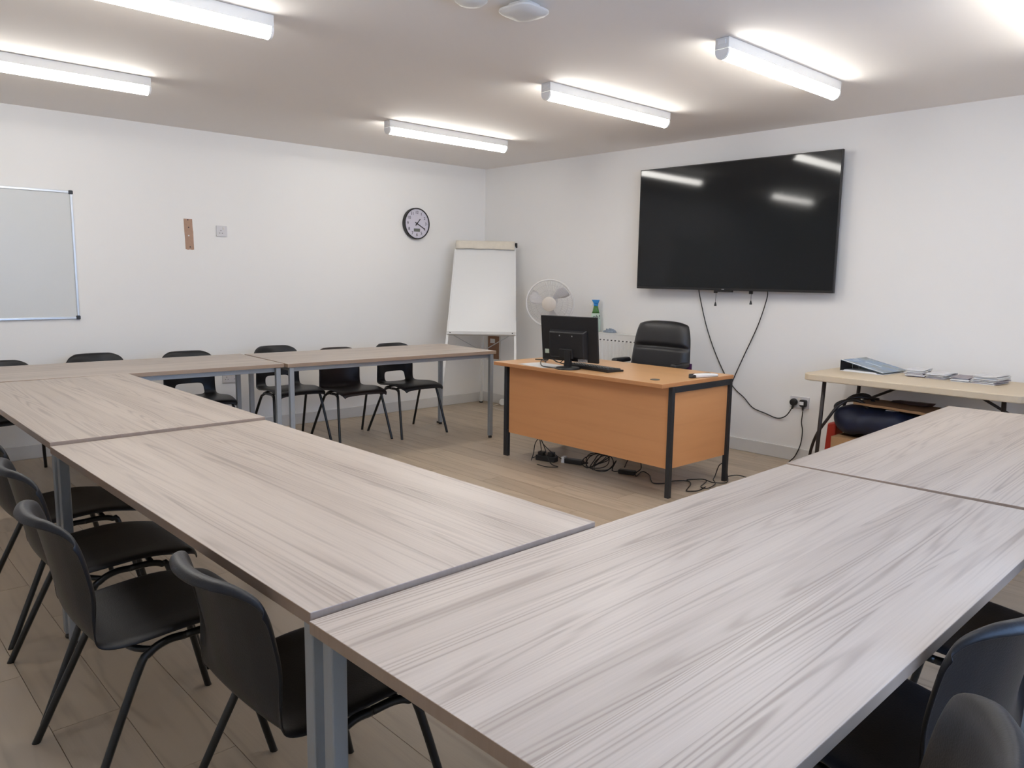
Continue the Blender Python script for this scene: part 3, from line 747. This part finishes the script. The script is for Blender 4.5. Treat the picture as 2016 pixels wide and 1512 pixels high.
bl, brr = Vector((0.475, -0.870, 0.799)), Vector((0.915, -0.399, 0.784))
tl, tr = Vector((0.197, -0.547, 1.655)), Vector((0.595, -0.119, 1.653))
zc_ = (bl.z+brr.z)/2; bl.z = brr.z = zc_
org = (bl+brr)/2; org.z = 0
es = thing('flipchart_easel', 'white flipchart easel standing in the corner by the clock wall', 'flipchart', org)
a0, a1, b0, b1 = [p-org for p in (bl, brr, tl, tr)]
nrm = (a1-a0).cross(b0-a0).normalized()
if nrm.dot(FW) > 0: nrm = -nrm     # towards the viewer side
def slab(A0, A1, B1, B0, off0, off1, name, m, par, bev=0.0):
    return MB().hexa([A0+nrm*off0, A1+nrm*off0, B1+nrm*off0, B0+nrm*off0, A0+nrm*off1, A1+nrm*off1, B1+nrm*off1, B0+nrm*off1]).build(name, m, par, bevel=bev)
bd = slab(a0, a1, b1, b0, -0.012, 0.0, 'board', M_fc, es, 0.002)
lerp = lambda p, q, t: p + (q-p)*t
for nm, P0, P1 in (('frame_bar', a0, b0), ('frame_bar', a1, b1)):
    MB().tube([P0-nrm*0.004, P1-nrm*0.004], 0.008, 4, square=True).build(nm, M_wtmetal, bd)
ux = (a1-a0).normalized()
slab(a0-ux*0.006-Vector((0,0,0.014)), a1+ux*0.006-Vector((0,0,0.014)), a1+ux*0.006+Vector((0,0,0.018)), a0-ux*0.006+Vector((0,0,0.018)), -0.012, 0.022, 'pen_tray', M_wtmetal, es, 0.003)
for q in (0.04, 0.96):
    c_ = lerp(a0, a1, q)+nrm*0.0225+Vector((0,0,0.002)); MB().cbox(c_, (0.008, 0.008, 0.008)).build('tray_screw', M_black, es)
# rolled paper over the top clamp
M_roll = mat('aged_paper', (0.70, 0.645, 0.55), 0.8, var=0.08, scale=25)
rv = []; rf = []; NN = 14; KK = 12
dwn = (a0-b0).normalized()
for i in range(NN+1):
    u = i/NN; base = lerp(b0, b1, u)
    dep = 0.070 + (0.012*max(0, (u-0.72)/0.28)**1.0) + 0.003*math.sin(u*19)
    for k in range(KK+1):
        t_ = k/KK
        if t_ < 0.5:
            a = PI*(t_/0.5)
            p = base + nrm*(0.010 - 0.022*math.cos(a)) + Vector((0,0,1))*(0.016*math.sin(a)+0.004)
        else:
            q = (t_-0.5)/0.5
            p = base + nrm*(0.032 - 0.012*q + 0.006*math.sin(q*3)) + dwn*(dep*q) + Vector((0,0,0.004))
        rv.append(p)
for i in range(NN):
    for k in range(KK):
        a = i*(KK+1)+k; rf.append((a, a+1, a+KK+2, a+KK+1))
MB().add(rv, rf).build('folded_paper', M_roll, es, smooth=True, solid=0.003)
slab(lerp(b0,b1,-0.01), lerp(b0,b1,1.01), lerp(b0,b1,1.01)+Vector((0,0,0.014)), lerp(b0,b1,-0.01)+Vector((0,0,0.014)), -0.02, 0.0, 'clamp_bar', M_wtmetal, es)
e_ = lerp(b0, b1, 1.02); MB().cbox(e_+nrm*0.01-Vector((0,0,0.015)), (0.02, 0.02, 0.05)).build('clamp_end', M_black, es, bevel=0.004)
def leg_end(P0, P1): 
    t_ = P0.z/(P1.z-P0.z); return P0 - (P1-P0)*t_
for P0, P1 in ((a0, b0), (a1, b1)):
    e = leg_end(P0, P1)
    lg = MB().tube([e+Vector((0,0,0.012)), lerp(P0, P1, 0.15)-nrm*0.016], 0.011, 4, square=True).build('leg', M_wtmetal, es)
    MB().cbox(e+Vector((0,0,0.007)), (0.03, 0.03, 0.014)).build('foot', M_black, lg)
mid_top = lerp(lerp(b0, b1, 0.5), lerp(a0, a1, 0.5), 0.1) - nrm*0.03
ctr = Vector((0.10, -0.12, 0.007)) - org
lg = MB().tube([ctr, mid_top], 0.010, 4, square=True).build('leg', M_wtmetal, es)
MB().cbox(ctr+Vector((0,0,0.0)), (0.03, 0.03, 0.014)).build('foot', M_black, lg)
ca = lerp(ctr, mid_top, 0.36)
for P0, P1 in ((a0, b0), (a1, b1)):
    sgn = 0.1 if P0 is a0 else 0.9
    MB().tube([lerp(a0, a1, sgn)-nrm*0.02-Vector((0,0,0.012)), ca], 0.0045, 6).build('brace', M_alu, es)

# small white plug and lead on the floor in the corner
wp = thing('white_plug', 'small round white plug with lead on the floor by the corner skirting', 'plug', (0.37, -0.075, 0))
MB().lathe(((0.030, 0.0), (0.034, 0.006), (0.034, 0.030), (0.028, 0.036)), 20, 0, MT((0, 0.02, 0.036), 0.75, PI/2)).build('body', M_white, wp, smooth=True, auto=0.7)
MB().tube([(0,0,0.02),(-0.03,-0.05,0.006),(0.05,-0.16,0.004),(0.25,-0.20,0.004),(0.45,-0.10,0.004)], 0.0035, 6, smooth=5).build('lead', M_offwhite, wp, smooth=True)

# ------------------------------------------------------------------ radiator, bottle, cloth
rd = thing('radiator', 'white panel radiator under the television wall, behind the desk', 'radiator', (1.76, -0.03, 0.25))
RW, RH = 1.3, 0.60
V = []; F = []; nx = 120
b = MB()
for i in range(nx+1):
    x_ = -RW/2 + RW*i/nx
    ph = (i % 4)/4
    d_ = 0.008 if (i % 4) in (1, 2) else 0.0
    for z_, k in ((0.03, 0), (0.05, 1), (RH-0.075, 1), (RH-0.055, 0), (RH, 0)):
        V.append((x_, -0.055 - d_*k, z_))
for i in range(nx):
    for k in range(4): F.append((i*5+k, (i+1)*5+k, (i+1)*5+k+1, i*5+k+1))
b.add(V, F); b.build('front_panel', M_wtmetal, rd, solid=0.002)
MB().box((-RW/2, -0.054, 0.03), (RW/2, -0.002, RH-0.02)).build('core', M_wtmetal, rd)
MB().box((-RW/2-0.003, -0.058, RH-0.012), (RW/2+0.003, -0.002, RH)).build('top_grille', M_wtmetal, rd, bevel=0.003)
for s in (-1, 1): MB().box((s*RW/2-0.003, -0.058, 0.03), (s*RW/2+0.003, -0.002, RH-0.012)).build('end_panel', M_wtmetal, rd)
for i in range(30):
    x_ = -RW/2 + RW*(i*4+3.5)/nx
    o = MB().box((x_-0.011, -0.0575, RH-0.069), (x_+0.011, -0.0556, RH-0.060)).build('slot', M_dkmetal, rd)
for x_ in (-RW/2+0.05, RW/2-0.05): MB().tube([(x_, -0.03, 0.03), (x_, -0.03, -0.25)], 0.0075, 8).build('pipe', M_wtmetal, rd, smooth=True)

sb = thing('spray_bottle', 'cleaning spray bottle with blue trigger on top of the radiator', 'bottle', (1.625, -0.06, 0.8503), 0.80)
M_bot = mat('bottle_pale_green', (0.50, 0.62, 0.52), 0.35); M_grn = mat('label_green', (0.055, 0.17, 0.035), 0.45, var=0.6, scale=60); M_blue = mat('trigger_blue', (0.015, 0.20, 0.52), 0.35)
def oval(prof, m, name, par, seg=20, sq=0.65):
    V = []; F = []
    for (r, z) in prof:
        for k in range(seg):
            a = 2*PI*k/seg; V.append((r*math.cos(a), r*sq*math.sin(a), z))
    for i in range(len(prof)-1):
        for k in range(seg): F.append((i*seg+k, i*seg+(k+1) % seg, (i+1)*seg+(k+1) % seg, (i+1)*seg+k))
    F += [tuple(reversed(range(seg))), tuple(range((len(prof)-1)*seg, len(prof)*seg))]
    return MB().add(V, F).build(name, m, par, smooth=True)
oval(((0.040,0.0),(0.047,0.006),(0.047,0.09),(0.044,0.13),(0.035,0.168)), M_bot, 'body', sb)
oval(((0.0352,0.168),(0.029,0.185),(0.0235,0.212),(0.019,0.232)), M_grn, 'neck_sleeve', sb)
oval(((0.019,0.232),(0.020,0.240),(0.022,0.255)), M_blue, 'collar', sb)
MB().hexa([(-0.020,-0.014,0.255),(0.020,-0.014,0.255),(0.020,0.014,0.255),(-0.020,0.014,0.255),(-0.040,-0.015,0.290),(0.034,-0.015,0.290),(0.034,0.015,0.290),(-0.040,0.015,0.290)]).build('spray_head', M_blue, sb, bevel=0.004)
MB().tube([(-0.026,0,0.272),(-0.034,0,0.255),(-0.045,0,0.240)], 0.005, 6).build('trigger', M_white, sb)
text_mesh('brand_text', 'oh!', 0.05, M_ink, sb, MT((0.004, -0.0325, 0.135), 0, PI/2), ext=0.001)
# crumpled cloth
cv = []; cf = []; cn = 16
rnd = random.Random(3)
for i in range(cn):
    for j in range(cn):
        u, v = i/(cn-1)*2-1, j/(cn-1)*2-1
        rr_ = max(abs(u), abs(v))
        z_ = 0.030*(1-rr_**3)*(0.15+1.25*rnd.random()) + 0.003
        cv.append((u*0.055*(1+0.2*rnd.random()), v*0.024*(1+0.1*rnd.random()), z_))
for i in range(cn-1):
    for j in range(cn-1): a = i*cn+j; cf.append((a, a+1, a+cn+1, a+cn))
M_cloth = mat('blue_cloth', (0.26, 0.31, 0.38), 0.8, var=0.55, scale=70)
tag(MB().add(cv, cf).build('cleaning_cloth', M_cloth, loc=(1.80, -0.060, 0.8515), smooth=False, solid=0.002), 'crumpled blue grey cloth on top of the radiator', 'cloth')

# ------------------------------------------------------------------ pedestal fan
fc = Vector((1.315, -0.345, 1.10))
fd = Vector((0.62, -0.77, -0.10)).normalized()
fx = Vector((0,0,1)).cross(fd).normalized(); fy = fd.cross(fx)
fn = thing('pedestal_fan', 'white pedestal fan with round wire guard behind the monitor', 'fan', (fc.x, fc.y, 0))
FM = frame_m((0, 0, fc.z), fx, fy, fd)
FR = 0.215
def ring(r, z, rad, seg=48, s=6):
    return [(r*math.cos(2*PI*k/seg), r*math.sin(2*PI*k/seg), z) for k in range(seg)], rad
M_fan = mat('fan_white', (0.70, 0.685, 0.67), 0.4, var=0.02)
M_blade = mat('fan_blade', (0.62, 0.60, 0.60), 0.35, var=0.02)
M_wire = mat('fan_wire', (0.62, 0.60, 0.60), 0.4)
b = MB(); P, r_ = ring(FR, 0, 0.008); b.tube(P, 0.009, 8, 0, FM, closed=True); P, _ = ring(FR, -0.015, 0.006); b.tube(P, 0.008, 8, 0, FM, closed=True); b.build('guard_rim', M_fan, fn, smooth=True)
b = MB()
for k in range(72):
    a = 2*PI*k/72
    pts = []
    for q in range(6):
        t_ = q/5; r = 0.062 + (FR-0.062)*t_; z = 0.055*(1-t_**2.2)
        aa = a + 0.25*t_
        pts.append((r*math.cos(aa), r*math.sin(aa), z))
    b.tube(pts, 0.0013, 3, 0, FM)
for r, z in ((0.12, 0.047), (0.17, 0.027)):
    P, _ = ring(r, z-0.002, 0.002); b.tube(P, 0.0016, 4, 0, FM, closed=True)
gw = b.build('guard_wires_front', M_wire, fn)
b = MB()
for k in range(48):
    a = 2*PI*k/48; pts = []
    for q in range(5):
        t_ = q/4; r = 0.06 + (FR-0.06)*t_; z = -0.015-0.07*(1-t_**2.5)
        pts.append((r*math.cos(a), r*math.sin(a), z))
    b.tube(pts, 0.0013, 3, 0, FM)
b.build('guard_wires_rear', M_wire, fn)
M_hub = mat('fan_hub', (0.66, 0.60, 0.53), 0.4)
MB().lathe(((0.064, 0.050), (0.066, 0.056), (0.058, 0.061), (0.02, 0.063)), 32, 0, FM).build('hub_badge', M_hub, fn, smooth=True, auto=0.7)
for k in range(3):
    V = []; F = []
    for i in range(9):
        t_ = i/8; r = 0.03 + 0.165*t_
        wdt = 0.55*(0.35+0.65*math.sin(min(1, t_*1.25)*PI/2))*(1 - 0.35*max(0, t_-0.75)/0.25)
        for j in range(7):
            q = j/6; a = 2*PI*k/3 + 0.9 + wdt*1.35*(q-0.5) - 0.25*t_
            V.append((r*math.cos(a), r*math.sin(a), -0.01+0.035*(q-0.5)))
    for i in range(8):
        for j in range(6): a = i*7+j; F.append((a, a+1, a+8, a+7))
    MB().add(V, F, 0, FM).build('blade', M_blade, fn, smooth=True, solid=0.003)
MB().lathe(((0.04, 0.02), (0.045, -0.07), (0.062, -0.085), (0.062, -0.16), (0.04, -0.19)), 24, 0, FM).build('motor', M_fan, fn, smooth=True, auto=0.7)
pb = FM @ Vector((0, -0.05, -0.12))
MB().tube([(pb.x, pb.y, 0.03), (pb.x, pb.y, 0.55)], 0.016, 12).build('pole', M_fan, fn, smooth=True)
MB().tube([(pb.x, pb.y, 0.55), (pb.x, pb.y, pb.z)], 0.011, 12).build('upper_pole', M_fan, fn, smooth=True)
MB().lathe(((0.022, 0.52), (0.024, 0.56), (0.018, 0.58)), 16, 0, MT((pb.x, pb.y, 0))).build('height_collar', M_fan, fn, smooth=True)
for a in (PI/4, 3*PI/4):
    c_, s_ = math.cos(a), math.sin(a); MB().box((-0.27, -0.018, 0), (0.27, 0.018, 0.03), 0, MT((pb.x, pb.y, 0.0 if a < 1 else 0.0), a)).build('foot_bar', M_fan, fn, bevel=0.006)

# ------------------------------------------------------------------ folding table with binder and leaflets
FZ = 0.7525
ft = thing('folding_table', 'cream plastic folding table with brown legs against the television wall', 'table', (4.57, -0.382, 0))
b = MB(); P = rrect(1.245, 0.664, 0.06, 6)
b.prism(P, FZ-0.042, FZ); b.build('tabletop', M_cream, ft, bevel=0.006)
for sx in (-1, 1):
    for sy in (-1, 1):
        x0_, y0_ = sx*0.50, sy*0.265
        MB().tube([(x0_+sx*0.028, y0_, 0.0), (x0_, y0_, FZ-0.043)], 0.0125, 10).build('leg', M_brownmetal, ft, smooth=True)
    MB().tube([(sx*0.524, -0.265, 0.10), (sx*0.524, 0.265, 0.10)], 0.010, 8).build('cross_bar', M_brownmetal, ft, smooth=True)
    for sy in (1,):
        MB().tube([(sx*0.50, sy*0.245, 0.515), (sx*0.26, sy*0.245, 0.64), (sx*0.19, sy*0.245, FZ-0.045)], 0.009, 8).build('brace', M_brownmetal, ft, smooth=True)
        MB().cbox((sx*0.505, sy*0.262, 0.515), (0.035, 0.03, 0.06)).build('brace_clip', M_brownmetal, ft, bevel=0.004)

bn = thing('ring_binder', 'lever arch binder with blue landscape cover on the folding table', 'binder', (4.045, -0.375, FZ+0.0005), -0.10)
M_bblk = mat('binder_black', (0.02, 0.02, 0.022), 0.5)
def cover_mat():
    m = bpy.data.materials.new('binder_cover'); n, l, p = nodes_of(m)
    tc = n.new('ShaderNodeTexCoord'); ns = n.new('ShaderNodeTexNoise'); ns.inputs['Scale'].default_value = 9; ns.inputs['Detail'].default_value = 5
    l.new(tc.outputs['Object'], ns.inputs['Vector'])
    cr = n.new('ShaderNodeValToRGB'); e = cr.color_ramp.elements
    e[0].position = 0.35; e[0].color = (0.16, 0.19, 0.20, 1); e[1].position = 0.62; e[1].color = (0.16, 0.26, 0.42, 1)
    q = e.new(0.48); q.color = (0.20, 0.28, 0.36, 1); q = e.new(0.75); q.color = (0.40, 0.52, 0.62, 1)
    l.new(ns.outputs['Fac'], cr.inputs[0]); l.new(cr.outputs[0], p.inputs['Base Color']); p.inputs['Roughness'].default_value = 0.22
    return m
M_cov = cover_mat()
bw, bh = 0.285, 0.315
MB().box((0, -0.0, 0), (bw, bh, 0.003)).build('back_board', M_paper, bn)
MB().box((-0.003, 0, 0), (0.0, bh, 0.072)).build('spine', M_bblk, bn)
c = MB(); c.hexa([(0,0,0.070),(bw,0,0.010),(bw,bh,0.010),(0,bh,0.070),(0,0,0.0735),(bw,0,0.0135),(bw,bh,0.0135),(0,bh,0.0735)])
c.build('front_cover', M_cov, bn)
c = MB(); c.hexa([(0,0,0.0737),(bw,0,0.0137),(bw,0.014,0.0137),(0,0.014,0.0737),(0,0,0.0742),(bw,0,0.0142),(bw,0.014,0.0142),(0,0.014,0.0742)]); c.build('paper_edge', M_paper, bn)
c = MB(); c.hexa([(0.08,0.15,0.0572),(0.19,0.15,0.0340),(0.19,0.175,0.0340),(0.08,0.175,0.0572),(0.08,0.15,0.0577),(0.19,0.15,0.0345),(0.19,0.175,0.0345),(0.08,0.175,0.0577)]); c.build('title_strip', mat('title_pale', (0.5, 0.62, 0.75), 0.3), bn)
MB().box((0.02, 0.006, 0.003), (0.24, bh-0.01, 0.010)).build('paper_block', M_paper, bn)
for y_ in (0.10, 0.18):
    MB().tube([(0.03, y_, 0.008), (0.026, y_, 0.035), (0.04, y_, 0.052), (0.06, y_, 0.048), (0.072, y_, 0.03), (0.072, y_, 0.008)], 0.0016, 6, smooth=4).build('ring', M_alu, bn, smooth=True)

rnd = random.Random(11)
M_leaf = mat('leaflet_print', (0.66, 0.66, 0.68), 0.55, var=0.28, scale=22)
M_leafd = mat('leaflet_dark_edge', (0.30, 0.27, 0.30), 0.55, var=0.5, scale=40)
def leaflets(x, y, w, d_, n, label, rz):
    t = thing('leaflet_stack', label, 'leaflets', (x, y, FZ+0.0004), rz, 'stacks of leaflets')
    z = 0.0
    for i in range(n):
        th = 0.0032 + 0.0012*rnd.random()
        ox, oy, rr_ = rnd.uniform(-0.006, 0.006), rnd.uniform(-0.012, 0.012), rnd.uniform(-0.10, 0.10)
        cx = rnd.uniform(0.0, 0.004) if i > 1 else 0
        b = MB()
        nseg = 4; V = []
        for k in range(nseg+1):
            u = -1+2*k/nseg
            for (yy, zz) in ((-d_/2, 0), (d_/2, 0), (d_/2, th*0.9), (-d_/2, th*0.9)):
                V.append((u*w/2, yy, zz + cx*u*u*(1 if i == n-1 else 0.0)))
        F = [(0,3,2,1), tuple(4*nseg+q for q in (0,1,2,3))]
        for k in range(nseg):
            for q in range(4): F.append((4*k+q, 4*k+(q+1) % 4, 4*k+4+(q+1) % 4, 4*k+4+q))
        b.add(V, F, 0, MT((ox, oy, z), rr_))
        b.build('leaflet', M_leafd if i in (1, 4, 6) else (M_leaf if i == n-1 else M_paper), t)
        z += th
    return t
leaflets(4.475, -0.22, 0.11, 0.19, 11, 'leftmost stack of folded leaflets on the folding table, beside the binder', 0.15)
leaflets(4.615, -0.235, 0.108, 0.19, 9, 'second stack of leaflets from the binder on the folding table', -0.05)
leaflets(4.745, -0.255, 0.10, 0.19, 7, 'third stack of leaflets from the binder on the folding table', 0.1)
leaflets(4.89, -0.25, 0.13, 0.20, 12, 'rightmost and tallest stack of leaflets on the folding table', -0.12)

# ------------------------------------------------------------------ under the folding table
M_card = mat('cardboard', (0.40, 0.235, 0.115), 0.8, var=0.08, scale=30)
M_cardin = mat('cardboard_dark', (0.21, 0.115, 0.06), 0.8, var=0.15)
bx = thing('cardboard_box', 'brown cardboard box on the floor under the folding table', 'box', (4.41, -0.40, 0))
b = MB(); hx, hy, hz = 0.30, 0.185, 0.35
b.box((-hx,-hy,0), (hx,hy,0.004)); b.box((-hx,-hy,0.004), (hx,-hy+0.004,hz)); b.box((-hx,hy-0.004,0.004), (hx,hy,hz)); b.box((-hx,-hy+0.004,0.004), (-hx+0.004,hy-0.004,hz)); b.box((hx-0.004,-hy+0.004,0.004), (hx,hy-0.004,hz))
b.build('carton', M_card, bx)
for s in (-1, 1): MB().box((-hx+0.006, s*hy-0.095 if s > 0 else -hy+0.006, hz-0.004), (hx-0.006, hy-0.006 if s > 0 else -hy+0.095, hz)).build('flap', M_card, bx)
M_navy = mat('navy_nylon', (0.008, 0.014, 0.040), 0.5, var=0.35, scale=14, bump=0.5)
bg_ = thing('holdall_bag', 'navy blue holdall with black handles on top of the cardboard box', 'bag', (4.395, -0.40, 0.3505))
V = []; F = []; n1, n2 = 22, 14
rnd = random.Random(5)
for i in range(n1+1):
    u = -1+2*i/n1
    sc = max(0.0, 1-abs(u)**4)**0.5
    for j in range(n2):
        a = 2*PI*j/n2; c_, s_ = math.cos(a), math.sin(a)
        wob = 1+0.07*rnd.uniform(-1, 1)+0.07*math.sin(3.1*a+7*u)+0.05*math.sin(11*u+2*a)
        yy = 0.19*math.copysign(abs(c_)**0.75, c_)*(0.3+0.7*sc)*wob
        zz = 0.105+0.105*math.copysign(abs(s_)**0.8, s_)*(0.25+0.75*sc)*wob*(1 - 0.16*(u > 0.3)*(s_ > 0))
        V.append((u*0.335, yy, max(0.0, zz)))
for i in range(n1):
    for j in range(n2): F.append((i*n2+j, i*n2+(j+1) % n2, (i+1)*n2+(j+1) % n2, (i+1)*n2+j))
F += [tuple(reversed(range(n2))), tuple(range(n1*n2, (n1+1)*n2))]
MB().add(V, F).build('body', M_navy, bg_, smooth=True, subsurf=1)
for yy, zz in ((-0.10, 0.225), (0.03, 0.245)):
    MB().tube([(-0.28, yy-0.02, 0.14), (-0.30, yy-0.02, 0.19), (-0.25, yy, zz), (-0.16, yy, zz+0.012), (-0.10, yy, 0.195)], 0.011, 8, smooth=5).build('handle', M_black, bg_, smooth=True)
MB().box((0.0, -0.115, 0.199), (0.075, -0.085, 0.203), 0, MT((0,0,0), 0.1)).build('care_label', M_paper, bg_)
sh = MB()
sh.hexa([(-0.26,-0.16,0),(0.36,-0.20,-0.012),(0.36,0.14,-0.012),(-0.24,0.10,0),(-0.26,-0.16,0.010),(0.36,-0.20,-0.002),(0.36,0.14,-0.002),(-0.24,0.10,0.010)])
o = sh.build('cardboard_sheet', [M_cardin], loc=(4.47, -0.36, 0.567), bevel=0.002); tag(o, 'flat brown cardboard sheet with ragged edge resting on the navy bag', 'cardboard')
ed = MB()
V = []; 
rnd = random.Random(8)
for i in range(15):
    t_ = i/14
    V += [(-0.262+0.62*t_, -0.161-0.04*t_-0.006*rnd.random(), 0.001-0.012*t_-0.004*rnd.random()), (-0.262+0.62*t_, -0.161-0.04*t_-0.006*rnd.random(), 0.012-0.012*t_+0.003*rnd.random()), (-0.262+0.62*t_, -0.150-0.04*t_, 0.006-0.012*t_)]
F = []
for i in range(14):
    for q in range(3): F.append((3*i+q, 3*i+(q+1) % 3, 3*i+3+(q+1) % 3, 3*i+3+q))
F += [(2,1,0), (42,43,44)]
ed.add(V, F).build('ragged_edge', M_card, o)
fl_ = MB(); fl_.hexa([(-0.12,0.05,0.010),(0.10,0.03,0.008),(0.12,0.10,0.006),(-0.10,0.11,0.010),(-0.10,0.045,0.022),(0.12,0.025,0.030),(0.14,0.10,0.026),(-0.08,0.11,0.020)])
fl_.build('loose_flap', mat('brown_paper', (0.07, 0.035, 0.028), 0.7), o)
M_red = mat('red_plastic', (0.42, 0.03, 0.015), 0.4)
tag(MB().hexa([(-0.05,-0.06,0),(0.035,-0.06,0),(0.035,0.08,0),(-0.05,0.08,0),(-0.03,-0.05,0.40),(0.03,-0.05,0.42),(0.03,0.07,0.42),(-0.03,0.07,0.40)]).build('red_carrier_bag', M_red, loc=(4.035, -0.375, 0), bevel=0.012), 'bright red bag standing beside the cardboard box under the folding table', 'bag')
ho = [(3.93,-0.42,0.012),(3.945,-0.50,0.08),(3.965,-0.56,0.20),(4.01,-0.58,0.34),(4.075,-0.57,0.46),(4.12,-0.53,0.545),(4.19,-0.47,0.60),(4.25,-0.42,0.60),(4.30,-0.36,0.592)]
cable('vacuum_hose', 'dark brown hose curving from the floor up over the navy bag', ho, 0.0095, 6, 8, mat('hose_brown', (0.02, 0.013, 0.012), 0.4), 'hose')
